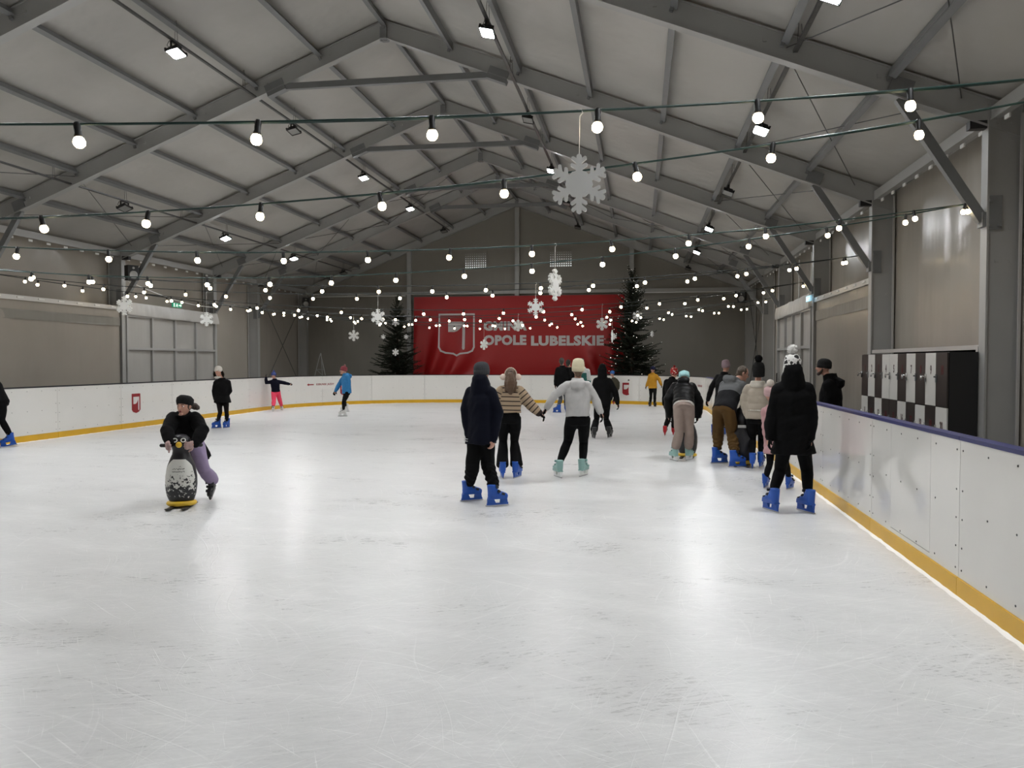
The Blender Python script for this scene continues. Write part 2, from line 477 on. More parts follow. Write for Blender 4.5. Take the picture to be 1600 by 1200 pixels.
# walls: one membrane per bay
def wall_sheet(x, y0, y1, z0, z1, seed, amp=.02):
    def f(u, v):
        y = y0 + (y1 - y0) * u; z = z0 + (z1 - z0) * v
        e = min(1, 6 * u * (1 - u) * 4) * min(1, 8 * v * (1 - v))
        d = amp * e * (noise.noise((y * .9, z * .35, seed)) + .6 * noise.noise((y * 3.0, z * .5, seed + 9)))
        return (x + d, y, z)
    return grid_sheet(f, 26, 20)
for side, x, xin, sgn in (('left', WL, XL, -1), ('right', WR, XR, 1)):
    w = empty('wall_' + side, (0, 0, 0), kind='structure')
    for i in range(len(YT) - 1):
        z0 = 0.0
        if side == 'right' and i == 4: z0 = 1.84
        mb = MB(); mb.add(*wall_sheet(x, YT[i], YT[i + 1], z0, zr(x) + .02, i * 3.1 + sgn))
        mb.obj('wall_membrane', M_wall, w, True)
        # lower bay with rail and inner membrane
        if (side == 'left' and i in (3, 4, 5)) or (side == 'right' and i == 5):
            ya, yb = YT[i] + .1, YT[i + 1] - .1
            mb = MB(); mb.box((xin + sgn * .05, (ya + yb) / 2, 3.17), (.07, yb - ya, .11)); mb.obj('wall_rail', M_alu_light, w)
            mb = MB(); mb.add(*wall_sheet(xin + sgn * .07, ya, yb, 0, 3.15, i * 5.7 + sgn, .03)); mb.obj('inner_membrane', M_wall, w, True)
            mb = MB(); mb.add(*wall_sheet(xin + sgn * .05, ya, yb, 2.66, 2.90, i * 7.7 + sgn, .02)); mb.obj('membrane_fold', M_back, w, True)
            mb = MB()
            for q in range(7): mb.box((xin + sgn * .01, ya + (q + .5) * (yb - ya) / 7, 3.18), (.02, .2, .035))
            tag(mb.obj('rail_clips', M_white_plastic, w), kind='stuff')
        # bright keder profile beside each column
        mb = MB(); mb.box((x - sgn * .05, YT[i] + .13, 2.35), (.03, .03, 4.7)); mb.obj('keder_profile', M_alu_light, w)
        mb = MB(); mb.box((x - sgn * .05, YT[i + 1] - .13, 2.35), (.03, .03, 4.7)); mb.obj('keder_profile', M_alu_light, w)
    # cross wires in the bay next to the gable
    for a, b in ((.1, 4.5), (4.5, .1)):
        wire((xin + sgn * .1, YT[8] + .1, a), (xin + sgn * .1, YT[9] - .1, b), w, .012)
    if side == 'right':
        mb = MB(); mb.box((XR + .06, 13.35, 1.83), (.09, 4.75, .06)); mb.obj('lintel_rail', M_alu_light, w)
        mb = MB(); mb.box((XR + .03, 11.02, .92), (.06, .06, 1.84)); mb.obj('door_post', M_alu_light, w)
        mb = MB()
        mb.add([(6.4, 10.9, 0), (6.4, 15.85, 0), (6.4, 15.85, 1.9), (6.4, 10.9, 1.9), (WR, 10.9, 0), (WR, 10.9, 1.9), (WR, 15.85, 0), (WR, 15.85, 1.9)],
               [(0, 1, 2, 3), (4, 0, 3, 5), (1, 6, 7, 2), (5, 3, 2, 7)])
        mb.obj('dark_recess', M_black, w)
        for y in (22.6, 24.3):
            mb = MB(); mb.tube([(WR - .1, y, 4.6), (WR - .1, y + .02, 3.3)], .02, 6); mb.obj('conduit', M_white_plastic, w)
# gable membranes
def gable(y, name, m, seed):
    w = empty(name, (0, 0, 0), kind='structure')
    xs = [WL, CX - 4.73, CX + .02, CX + 4.84, WR]
    for a, b in zip(xs[:-1], xs[1:]):
        def f(u, v):
            x = a + (b - a) * u; z = 4.6 * v
            e = min(1, 8 * u * (1 - u)) * min(1, 8 * v * (1 - v))
            fold = math.sin((x * 1.3 + z * 1.1 + seed) * 2.2) * max(0, math.sin(z * .55)) * .02
            return (x, y + e * (.03 * noise.noise((x * .8, z * .5, seed)) + fold), z)
        mb = MB(); mb.add(*grid_sheet(f, 24, 18)); mb.obj('gable_membrane', m, w, True)
        def g(u, v):
            x = a + (b - a) * u; z = 4.6 + (zr(x) + .05 - 4.6) * v
            return (x, y + .01 * math.sin(u * 6.28) * math.sin(3.14 * v), z)
        mb = MB(); mb.add(*grid_sheet(g, 14, 8)); mb.obj('gable_membrane', m, w, True)
    return w
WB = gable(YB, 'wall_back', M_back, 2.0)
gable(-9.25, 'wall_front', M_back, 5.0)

# perforated vents high in the gable
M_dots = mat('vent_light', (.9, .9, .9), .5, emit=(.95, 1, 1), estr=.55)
M_ventplate = mat('vent_plate', (.235, .22, .19), .5)
for cx, nm in ((-6.97, 'first'), (-3.30, 'second')):
    t = empty('vent_grille', (cx, YB - .03, 5.66), label='square perforated vent ' + ('high in the gable above the shield' if nm == 'first' else 'behind the edge-on snowflake'), cat='vent', group='gable vents')
    mb = MB(); mb.box((0, 0, .32), (1.0, .02, .74)); mb.obj('vent_plate', M_ventplate, t)
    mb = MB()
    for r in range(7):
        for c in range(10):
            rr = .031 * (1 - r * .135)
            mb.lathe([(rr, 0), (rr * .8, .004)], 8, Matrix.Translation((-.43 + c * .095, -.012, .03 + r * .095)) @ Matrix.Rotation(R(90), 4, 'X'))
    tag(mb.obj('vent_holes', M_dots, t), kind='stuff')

# panelled doors between two frames
for n, x, sgn in ((1, XL, -1), (2, XR, 1)):
    y0, y1, zt = 20.98, 25.82, 2.98
    d = empty('door_%d' % n, (x, (y0 + y1) / 2, 0), kind='structure')
    mb = MB(); Lh = (y1 - y0) / 2
    for q in range(5):
        mb.box((0, -Lh + q * Lh / 2, zt / 2), (.07, .075, zt))
    for z in (.05, 2.02, zt): mb.box((0, 0, z), (.06, 2 * Lh, .075))
    mb.obj('door_frame', M_alu, d)
    for q in range(4):
        for z0, z1 in ((.1, 1.98), (2.06, zt - .04)):
            ya = -Lh + q * Lh / 2 + .04; yb = ya + Lh / 2 - .08
            mb = MB(); vs, fs = wall_sheet(sgn * .035, ya, yb, z0, z1, q * 3 + z0 + n, .02); mb.add(vs, fs)
            mb.obj('door_panel', M_doorpanel, d, True)
    def f(u, v):
        y = -Lh - .05 + (2 * Lh + .15) * u; z = 3.36 - .06 * u + (-.36) * v
        k = noise.noise((y * 2.2, z * 1.2, n * 4.0)) + .8 * noise.noise((y * 5, z * 2.5, n + 2.0))
        return (-sgn * (.05 + .035 * math.sin(v * 2.2) + .035 * k), y, z)
    mb = MB(); mb.add(*grid_sheet(f, 70, 12)); mb.obj('door_valance', M_valance, d, True)
    mb = MB(); mb.box((-sgn * .06, -Lh * .02 + Lh * .96, 1.15), (.03, .05, .28)); mb.obj('door_handle', M_dark, d)
# ------------------------------------------------------------------ rink boards
def arc_len(path):
    d = [0]
    for a, b in zip(path[:-1], path[1:]): d.append(d[-1] + math.dist(a, b))
    return d
AL = arc_len(PATH)
def path_at(s):
    s = max(0, min(AL[-1], s))
    for i in range(len(AL) - 1):
        if s <= AL[i + 1] + 1e-9:
            t = (s - AL[i]) / (AL[i + 1] - AL[i])
            a, b = Vector(PATH[i]), Vector(PATH[i + 1])
            d = (b - a).normalized()
            return a.lerp(b, t), Vector((d.y, -d.x))     # point, outward normal
HB, KICK, TH = 1.10, .135, .035
def board_piece(s0, s1, z0, z1, th, out0=0.0):
    n = max(1, int((s1 - s0) / .24)) if True else 1
    vs, fs = [], []
    for i in range(n + 1):
        p, nr = path_at(s0 + (s1 - s0) * i / n)
        for o in (out0, out0 + th):
            q = p + nr * o
            vs += [(q.x, q.y, z0), (q.x, q.y, z1)]
    for i in range(n):
        a = i * 4; b = a + 4
        fs += [(a, b, b + 1, a + 1), (a + 2, a + 3, b + 3, b + 2), (a + 1, b + 1, b + 3, a + 3), (a, a + 2, b + 2, b)]
    fs += [(0, 1, 3, 2), (n * 4, n * 4 + 2, n * 4 + 3, n * 4 + 1)]
    return vs, fs
barrier = empty('rink_barrier', (RX, 10, 0), label='white rink barrier with a yellow kick strip running round the ice', cat='barrier')
BO = Vector((RX, 10, 0))
def bobj(mb, name, m, smooth=False):
    mb.v = [(a - BO.x, b - BO.y, c) for a, b, c in mb.v]
    return mb.obj(name, m, barrier, smooth)
PL = 2.13
off = (5.98 - RF) % PL
edges = [0.0]
s = off
while s < AL[-1]:
    edges.append(s); s += PL
edges.append(AL[-1])
GATE0, GATE1 = 6.55 - RF, 7.52 - RF
scr = MB(); scr.lathe([(.007, 0), (.006, .004)], 6)
def screws(s0, s1, name='screws'):
    mb = MB()
    L = s1 - s0
    pts = []
    for q in range(6):
        for z in (HB - .07, KICK + .06): pts.append((s0 + .05 + (L - .1) * q / 5, z))
    for z in (.35, .55, .75): pts += [(s0 + .05, z), (s1 - .05, z)]
    for q in range(1, 5): pts.append((s0 + .05 + (L - .1) * q / 5, .62))
    for q in range(4): pts.append((s0 + .1 + (L - .2) * q / 3, .07))
    for (ss, z) in pts:
        p, nr = path_at(ss); d = Vector((-nr.y, nr.x))
        c = [Vector((p.x, p.y, z)) - Vector((nr.x, nr.y, 0)) * .003 + Vector((d.x, d.y, 0)) * (.0075 * math.cos(k * 1.047)) + Vector((0, 0, .0075 * math.sin(k * 1.047))) for k in range(6)]
        c2 = [q + Vector((nr.x, nr.y, 0)) * .004 for q in c]
        mb.add(c + c2, [tuple(range(6)), tuple(range(5, -1, -1))] + [(k, k + 6, (k + 1) % 6 + 6, (k + 1) % 6) for k in range(6)])
    o = bobj(mb, name, M_screw); tag(o, kind='stuff')
for i in range(len(edges) - 1):
    a, b = edges[i] + .003, edges[i + 1] - .003
    if b - a < .1: continue
    m = M_hdpe if i % 3 else M_hdpe2
    if a < GATE0 < b:
        for (c0, c1, z0, z1, nm, mm) in ((a, GATE0 - .004, KICK, HB, 'board_panel', M_hdpe), (GATE1 + .004, b, KICK, HB, 'board_panel', M_hdpe), (GATE0 - .004, GATE1 + .004, KICK, .172, 'board_panel', M_hdpe), (GATE0, GATE1, .178, HB, 'gate_panel', M_hdpe)):
            mb = MB(); mb.add(*board_piece(c0, c1, z0, z1, TH)); bobj(mb, nm, mm)
    else:
        mb = MB(); mb.add(*board_piece(a, b, KICK, HB, TH)); bobj(mb, 'board_panel', m)
    mb = MB(); mb.add(*board_piece(a, b, -.005, KICK - .002, TH + .012, -.012)); bobj(mb, 'kick_strip', M_yellow)
    screws(a, b)
    mb = MB(); mb.add(*board_piece(a, b, .02, HB - .02, .02, TH + .004)); bobj(mb, 'backing', M_gap)
    mb = MB(); mb.add(*board_piece(a, b, HB, HB + .028, .10, -.008)); bobj(mb, 'cap_rail', M_cap if b < 36 else M_cap_dark)
# ridge of shaved ice swept up along the boards
mb = MB()
def snow_strip(s0, s1):
    n = int((s1 - s0) / .08); vs = []; fs = []
    for i in range(n + 1):
        p, nr = path_at(s0 + (s1 - s0) * i / n); w = .025 + .04 * abs(noise.noise((i * .35, 1.1, .2))); h = .008 + .012 * abs(noise.noise((i * .5, 4.1, .2)))
        a = p - nr * .013; b = p - nr * (.013 + w * .45); c = p - nr * (.013 + w)
        vs += [(a.x, a.y, h), (b.x, b.y, h * .6), (c.x, c.y, .0005)]
    for i in range(n):
        q = i * 3; fs += [(q, q + 3, q + 4, q + 1), (q + 1, q + 4, q + 5, q + 2)]
    return vs, fs
M_snow = mat('shaved_ice', (.9, .9, .89), .8, bump=.5, bscale=90)
mb = MB(); mb.add(*snow_strip(7.0, AL[-1] - 7)); o = mb.obj('ice_shavings', M_snow, None, True)
tag(o, 'thin ridge of white ice shavings along the yellow kick strip', 'snow', kind='stuff')

# crest stickers on the boards (red, with the white axe)
def text_mesh(txt, size, m, offset=0.0, sx=1.0, extrude=.001, align='CENTER', spacing=1.0):
    cu = bpy.data.curves.new('lettering', 'FONT'); cu.body = txt; cu.size = size; cu.offset = offset; cu.extrude = extrude
    cu.align_x = align; cu.align_y = 'CENTER'; cu.space_character = spacing; cu.resolution_u = 3
    o = bpy.data.objects.new('tmp', cu); COL.objects.link(o)
    dg = bpy.context.evaluated_depsgraph_get()
    me = bpy.data.meshes.new_from_object(o.evaluated_get(dg))
    bpy.data.objects.remove(o); bpy.data.curves.remove(cu)
    me.transform(Matrix.Diagonal((sx, 1, 1, 1)))
    me.materials.clear(); me.materials.append(m)
    me.name = 'lettering'
    return me
AXE = [(-.34, .36), (.22, .36), (.22, .18), (.12, .06), (.02, -.02), (-.10, -.06), (-.34, -.06)]
HAFT = [(.24, .36), (.36, .36), (.36, -.40), (.33, -.44), (.27, -.44), (.24, -.40)]
def ccw(p): return p if sum(a[0] * b[1] - b[0] * a[1] for a, b in zip(p, p[1:] + p[:1])) > 0 else p[::-1]
def wall_mat_at(s, z, out=-.004):
    p, nr = path_at(s); inward = Vector((-nr.x, -nr.y, 0)); up = Vector((0, 0, 1)); xd = up.cross(inward)
    M = Matrix((xd, up, inward)).transposed().to_4x4()
    M.translation = Vector((p.x, p.y, z)) - Vector((nr.x, nr.y, 0)) * -out - BO
    return M
def s_near(x, y):
    return min((k * .05 for k in range(int(AL[-1] / .05))), key=lambda q: (path_at(q)[0] - Vector((x, y))).length)
def crest_sticker(x, y, z, k):
    M = wall_mat_at(s_near(x, y), z)
    mb = MB(); mb.prism(ccw([(-.17, .23), (.17, .23), (.17, -.17), (.12, -.22), (.02, -.25), (-.02, -.25), (-.12, -.22), (-.17, -.17)]), 0, .003)
    o = mb.obj('crest_sticker', M_red, barrier); o.matrix_local = M
    mb = MB()
    for P_ in (AXE, HAFT): mb.prism(ccw([(a * .33, b * .42) for a, b in P_]), .003, .005)
    mb.obj('white_axe', M_whiteprint, o)
    o['label'] = k
crest_sticker(LX, 18.05, .62, 'red crest sticker with a white axe')
crest_sticker(-10.78, 28.6, .62, 'red crest sticker with a white axe')
crest_sticker(-.43, 31.1, .60, 'red crest sticker with a white axe')
def dir_sign(x, y, z, rad):
    M = wall_mat_at(s_near(x, y), z)
    def bend(me):
        for v in me.vertices: v.co.z += v.co.x ** 2 / (2 * rad)
        me.update(); return me
    mb = MB(); mb.add(*grid_sheet(lambda u, v: (-.72 + 1.44 * u, -.17 + .34 * v, .004), 24, 2)); mb.add(*grid_sheet(lambda u, v: (.72 - 1.44 * u, -.17 + .34 * v, .001), 24, 2))
    me = bend(mb.mesh('direction_sign', M_hdpe)); o = inst('direction_sign', me, barrier, M=M)
    mb = MB()
    mb.prism(ccw([(-.66, 0), (-.57, .05), (-.57, -.05)]), .005, .007)
    for k in range(6): mb.prism(ccw([(-.57 + k * .04, .018), (-.53 + k * .04, .018), (-.53 + k * .04, -.018), (-.57 + k * .04, -.018)]), .005, .007)
    inst('red_arrow', bend(mb.mesh('red_arrow', M_red)), o)
    me = text_mesh('KIERUNEK JAZDY', .095, M_red, .002, spacing=1.12)
    for v in me.vertices: v.co.x += .2; v.co.z += .007
    inst('lettering', bend(me), o)
dir_sign(-11.20, 27.75, .80, 5.9)
dir_sign(2.10, 28.15, .80, 3.9)

# ------------------------------------------------------------------ cable trays and flood lights
TRAYS = {'outer_left': (CX - 7.13, 5.52), 'inner_left': (CX - 2.79, 7.17), 'inner_right': (CX + 2.71, 7.17), 'outer_right': (CX + 7.13, 5.62)}
TRL = {'outer_left': 'perforated cable tray low over the left boards', 'inner_left': 'perforated cable tray hung left of the roof ridge',
       'inner_right': 'perforated cable tray hung just right of the roof ridge', 'outer_right': 'perforated cable tray over the row of skaters by the right boards'}
tl = 33.0 + 3.0
mbt = MB(); mbt.box((0, 0, .0), (.055, tl, .006)); mbt.box((-.026, 0, .012), (.004, tl, .03)); mbt.box((.026, 0, .012), (.004, tl, .03))
for q in range(int(tl / .16)): mbt.box((0, -tl / 2 + q * .16, -.003), (.03, .07, .003))
ME_tray = mbt.mesh('tray', M_wire)
mbt = MB(); mbt.tube([(.012, -tl / 2, .022), (.012, 0, .02), (.012, tl / 2, .022)], .013, 6); mbt.tube([(-.012, -tl / 2, .03), (-.012, tl / 2, .03)], .009, 6)
ME_tcable = mbt.mesh('cable', M_rubber)
mbt = MB(); mbt.tube([(-.03, 0, 0), (0, 0, .55)], .004, 5); mbt.tube([(.03, 0, 0), (0, 0, .55)], .004, 5)
ME_hang = mbt.mesh('hanger', M_wire)
# flood light meshes
mbt = MB()
mbt.box((0, 0, -.02), (.05, .30, .012)); mbt.box((0, -.145, -.085), (.035, .012, .14)); mbt.box((0, .145, -.085), (.035, .012, .14))
ME_yoke = mbt.mesh('yoke', M_black)
mbt = MB()
mbt.box((0, 0, .0), (.23, .29, .035)); mbt.box((0, 0, .03), (.17, .22, .03))
for q in range(7): mbt.box((0, -.09 + q * .03, .055), (.15, .007, .025))
for sx in (-1, 1):
    mbt.box((sx * .112, 0, -.026), (.012, .29, .02)); mbt.box((0, sx * .142, -.026), (.23, .012, .02))
    for sy in (-1, 1): mbt.box((sx * .108, sy * .138, .0), (.03, .03, .06))
ME_house = mbt.mesh('housing', M_housing)
mbt = MB(); mbt.box((0, 0, -.022), (.21, .27, .006)); ME_lens_on = mbt.mesh('lens', M_lens_on); 
mbt = MB(); mbt.box((0, 0, -.022), (.21, .27, .006)); ME_lens_off = mbt.mesh('lens', M_lens_off)
mbt = MB(); mbt.tube([(0, -.15, 0), (-.03, -.22, .05), (0, -.2, .13), (0, -.12, .15)], .006, 5); ME_lead = mbt.mesh('lead', M_rubber)
ROWS = [3.35, 8.12, 12.89, 17.66, 22.42, 27.2, 32.1]
LIT = {'outer_left': [0, 1, 1, 0, 1, 1, 0], 'inner_left': [0, 1, 1, 0, 1, 1, 0], 'inner_right': [0, 1, 1, 0, 1, 0, 0], 'outer_right': [1, 1, 1, 0, 1, 1, 0]}
ORD = ['closest', 'second', 'third', 'fourth', 'fifth', 'sixth', 'last']
for nm, (x, z) in TRAYS.items():
    t = empty('cable_tray', (x, 15.0, z), label=TRL[nm], cat='cable tray', group='cable trays under the roof')
    inst('tray', ME_tray, t); inst('cable', ME_tcable, t)
    for q in range(15): inst('hanger', ME_hang, t, (0, -16.5 + q * 2.4, .01))
    for r, y in enumerate(ROWS):
        lit = LIT[nm][r]
        yy = y + (.45 if nm == 'outer_right' else 0) + r * (.18 if nm == 'outer_right' else 0)
        place = {'outer_left': 'low over the left boards', 'inner_left': 'left of the roof ridge', 'inner_right': 'just right of the roof ridge', 'outer_right': 'over the right hand skaters'}[nm]
        f = empty('flood_light', (x, yy, z - .004), label='%s flood light, %s in the row %s' % ('lit' if lit else 'dark unlit', ORD[r], place), cat='lamp', group='flood lights on the cable trays')
        inst('yoke', ME_yoke, f)
        tilt = {'outer_left': -.35, 'inner_left': -.22, 'inner_right': .22, 'outer_right': .38}[nm]
        M = Matrix.Translation((0, 0, -.155)) @ Matrix.Rotation(tilt, 4, 'Y') @ Matrix.Rotation(R(-9), 4, 'X')
        inst('housing', ME_house, f, M=M); inst('lens', ME_lens_on if lit else ME_lens_off, f, M=M)
        inst('lead', ME_lead, f, (0, 0, -.17))

# ------------------------------------------------------------------ festoon strings zigzagging between the knee braces
mbt = MB(); mbt.lathe([(.014, .012), (.02, .0), (.019, -.05), (.023, -.062), (.021, -.072)], 8); ME_sock = mbt.mesh('lamp_holder', M_black, True)
mbt = MB(); mbt.lathe([(.018, -.068), (.025, -.076), (.0315, -.090), (.0325, -.101), (.029, -.115), (.019, -.126), (.005, -.130)], 8); ME_bulb = mbt.mesh('bulb', M_bulb, True)
ENDS_R = {i: (4.13, YT[i + 3] + (0)) for i in range(0, 6)}
ENDS_L = {i: (-14.47, YT[i + 3]) for i in range(-1, 6)}
STR = [(0, -1, .69, 2.90), (0, 0, .33, 2.83), (1, 0, .79, 2.89), (1, 1, .79, 2.86), (2, 1, .35, 2.97), (2, 2, .34, 3.04),
       (3, 2, .89, 2.87), (3, 3, .11, 2.86), (4, 3, .50, 2.95), (4, 4, .25, 2.92), (5, 4, .62, 2.98), (5, 5, .40, 2.95)]
def string_point(k, sdist):
    r, l, ph, zm = STR[k]
    A, B = Vector(ENDS_R[r]), Vector(ENDS_L[l])
    L = (B - A).length
    u = sdist / L
    p = A.lerp(B, u)
    z = zm + (3.64 - zm) * (2 * u - 1) ** 2
    return Vector((p.x, p.y, z)), L
SLAB = ['closest festoon string, wide bulbs high across the picture', 'second festoon string of warm bulbs, running straight across below the closest one',
        'third festoon string, sagging in front of the small hook snowflake', 'fourth festoon string, tied to the same brace as the third by the lockers',
        'fifth festoon string, crossing over the gable rail', 'sixth festoon string, just above the top of the red banner',
        'seventh festoon string, crossing the upper part of the red banner', 'eighth festoon string, tied beside the near end of the panelled doors',
        'ninth festoon string, crossing the word on the banner', 'tenth festoon string, tied beside the far end of the panelled doors',
        'eleventh festoon string, the last but one before the back wall', 'farthest festoon string, straight across in front of the banner']
for k, (r, l, ph, zm) in enumerate(STR):
    p0, L = string_point(k, 0)
    t = empty('string_light', p0, label=SLAB[k], cat='string lights', group='festoon strings across the rink')
    pts = [string_point(k, L * q / 40)[0] - p0 for q in range(41)]
    mb = MB(); mb.tube(pts, .0075, 6); 
    pts2 = [p + Vector((0, .012, .006 * math.sin(q * .9))) for q, p in enumerate(pts)]
    mb.tube(pts2, .005, 5)
    mb.obj('cable', M_teal_cable if k < 4 else M_rubber, t, True)
    rnd = random.Random(k)
    spots = [ph + .96 * q for q in range(24) if ph + .96 * q < L - .25]
    if k in (2, 3): spots.insert(0, .10 if k == 2 else .06)
    for s in spots:
        p, _ = string_point(k, s)
        h = inst('lamp_holder', ME_sock, t, p - p0, (rnd.uniform(-.12, .12), rnd.uniform(-.2, .2), 0))
        inst('bulb', ME_bulb, h)

# ------------------------------------------------------------------ snowflakes
def flake_outline():
    half = [(.0, 1.0), (.055, .985), (.085, .94), (.085, .86), (.20, .93), (.255, .90), (.26, .84), (.095, .70), (.095, .64), (.24, .70), (.285, .66), (.275, .60), (.11, .49), (.11, .43)]
    pts = []
    for a in range(6):
        an = R(60 * a)
        arm = [(-x, y) for x, y in half[::-1]] + half[1:]
        for x, y in arm + [(.235 * 1.0, .40)]:
            pts.append((x * math.cos(an) + y * math.sin(an), -x * math.sin(an) + y * math.cos(an)))
    return pts[::-1]
FO = flake_outline()
if sum(a[0] * b[1] - b[0] * a[1] for a, b in zip(FO, FO[1:] + FO[:1])) < 0: FO = FO[::-1]
FM_cache = {}
def flake_mesh(r, th=.014):
    if r not in FM_cache:
        mb = MB(); mb.prism([(x * r, y * r) for x, y in FO], -th, th, Matrix.Rotation(R(90), 4, 'X')); FM_cache[r] = mb.mesh('flake', M_snowflake)
    return FM_cache[r]
def snowflake(k, sdist, drop, r, yaw, label):
    p, L = string_point(k, sdist)
    c = p - Vector((0, 0, drop))
    t = empty('hanging_snowflake', c, label=label, cat='decoration', group='snowflakes hung from the festoon strings')
    o = inst('flake', flake_mesh(r), t, (0, 0, 0), (0, 0, yaw))
    mb = MB(); mb.tube([(0, 0, r - .01), (.002, 0, drop - .03)], .0025, 5)
    mb.tube([(.002, 0, drop - .03), (.02, 0, drop - .01), (.012, 0, drop + .012), (-.006, 0, drop + .006)], .003, 5)
    mb.obj('cord', M_white_plastic, t)
snowflake(0, 4.64, .42, .172, R(2), 'large white snowflake closest of all, hanging below the closest festoon string')
snowflake(2, 5.31, .48, .19, R(72), 'white snowflake turned nearly edge-on, beside the perforated vent')
snowflake(4, 6.19, .43, .16, R(10), 'white snowflake in front of the top of the banner, above the town name')
snowflake(5, 9.47, .47, .165, R(-8), 'white snowflake in front of the dark gable, left of the spruce tip')
snowflake(5, 13.29, .60, .155, R(6), 'white snowflake over the far end of the left door valance')
snowflake(4, 13.27, .47, .165, R(-5), 'white snowflake in front of the column at the near end of the left door')
snowflake(6, 5.21, .48, .155, R(20), 'white snowflake over the last letters of the banner')
snowflake(7, 7.30, .30, .155, R(-25), 'white snowflake hanging over the first word on the banner')
snowflake(8, 12.9, .62, .165, R(12), 'small white snowflake before the dark gable, between the corner post and the spruce')
snowflake(9, 9.2, .72, .17, R(50), 'small white snowflake over the first letter of the second banner word')
snowflake(9, 5.0, .62, .20, R(84), 'white snowflake seen edge-on in front of the tall spruce')

# ------------------------------------------------------------------ banner
def banner_material():
    return mat('banner_red', (.36, .010, .012), .40, spec=.45, var=.06, vscale=1.5)
ban = empty('banner', (-5.12, 33.42, 0), label='wide red banner with a shield and white capitals on the back wall', cat='banner')
BX0, BX1, BZ0, BZ1 = -4.50, 4.50, .55, 4.42
def ban_y(x, z):
    u = (x - BX0) / (BX1 - BX0); v = (z - BZ0) / (BZ1 - BZ0)
    k = 0
    a = max(0, 1 - math.hypot((x - BX0) * .55, (v) * 2.0) / 2.2)
    k += a * .19 * math.sin((math.atan2(z - .3 + 2.3, x - BX0 + .2)) * 26)
    b = max(0, 1 - math.hypot((BX1 - x) * .6, v * 2.0) / 2.0)
    k += b * .19 * math.sin((math.atan2(z + 1.8, BX1 - x + .2)) * 24)
    k += .012 * noise.noise((x * .9, z * .9, 1.0))
    e = min(1, 6 * v, 12 * (1 - v))
    return -k * max(0, e)
mb = MB(); mb.add(*grid_sheet(lambda u, v: (BX0 + (BX1 - BX0) * u, ban_y(BX0 + (BX1 - BX0) * u, BZ0 + (BZ1 - BZ0) * v), BZ0 + (BZ1 - BZ0) * v), 140, 60))
mb.obj('banner_cloth', banner_material(), ban, True)
M_letter = mat('banner_letters', (.60, .55, .54), .5)
def on_cloth(me, gap=.02):
    bm = bmesh.new(); bm.from_mesh(me)
    bmesh.ops.subdivide_edges(bm, edges=[e for e in bm.edges if e.calc_length() > .4], cuts=2, use_grid_fill=False)
    bm.to_mesh(me); bm.free()
    for v in me.vertices: v.co.y = v.co.y * .6 + ban_y(v.co.x, v.co.z) - gap
    me.update(); return me
def word(txt, x0, x1, zc, h):
    me = text_mesh(txt, h / .73, M_letter, .033, 1.0, .002, 'LEFT', 1.10)
    xs = [v.co.x for v in me.vertices]; ys = [v.co.y for v in me.vertices]
    a, b, c, d = min(xs), max(xs), min(ys), max(ys)
    for v in me.vertices:
        v.co = ((v.co.x - a) / (b - a) * (x1 - x0) + x0, -v.co.z, zc + ((v.co.y - c) / (d - c) - .5) * h)
    on_cloth(me); inst('lettering', me, ban)
word('GMINA', -1.44, .42, 3.15, .40)
word('OPOLE', -1.44, .40, 2.55, .43)
word('LUBELSKIE', .60, 3.66, 2.52, .43)
# shield outline and axe
mb = MB()
sh = [(-.76, .88), (.76, .88), (.76, -.52), (.68, -.68), (.50, -.76), (.16, -.80), (0, -.88), (-.16, -.80), (-.50, -.76), (-.68, -.68), (-.76, -.52)]
cxs, czs = -2.62, 2.78
loop = sh + sh[:1]
w = .035
for a, b in zip(loop[:-1], loop[1:]):
    va, vb = Vector(a), Vector(b); d = (vb - va).normalized(); n = Vector((-d.y, d.x)) * w; va = va - d * w * .8; vb = vb + d * w * .8
    q = 6
    for i in range(q):
        p0, p1 = va.lerp(vb, i / q), va.lerp(vb, (i + 1) / q)
        quad = [p0 - n, p1 - n, p1 + n, p0 + n]
        base = [(cxs + p.x, ban_y(cxs + p.x, czs + p.y) - .018, czs + p.y) for p in quad]
        back = [(x, y + .012, z) for x, y, z in base]
        mb.add(base + back, [(0, 1, 2, 3), (7, 6, 5, 4), (0, 4, 5, 1), (2, 6, 7, 3)])
mb.obj('shield_outline', M_letter, ban)
def plate(poly, s, name):
    m2 = MB(); m2.prism(ccw([(cxs + a * s, czs + b * s) for a, b in poly]), 0, .006, Matrix(((1, 0, 0, 0), (0, 0, -1, 0), (0, 1, 0, 0), (0, 0, 0, 1))))
    me = m2.mesh(name, M_letter); on_cloth(me, .02); inst(name, me, ban)
plate([(a, b + .18) for a, b in AXE], 1.05, 'axe_blade')
plate([(a, b * 1.45 + .02) for a, b in HAFT], 1.02, 'axe_haft')

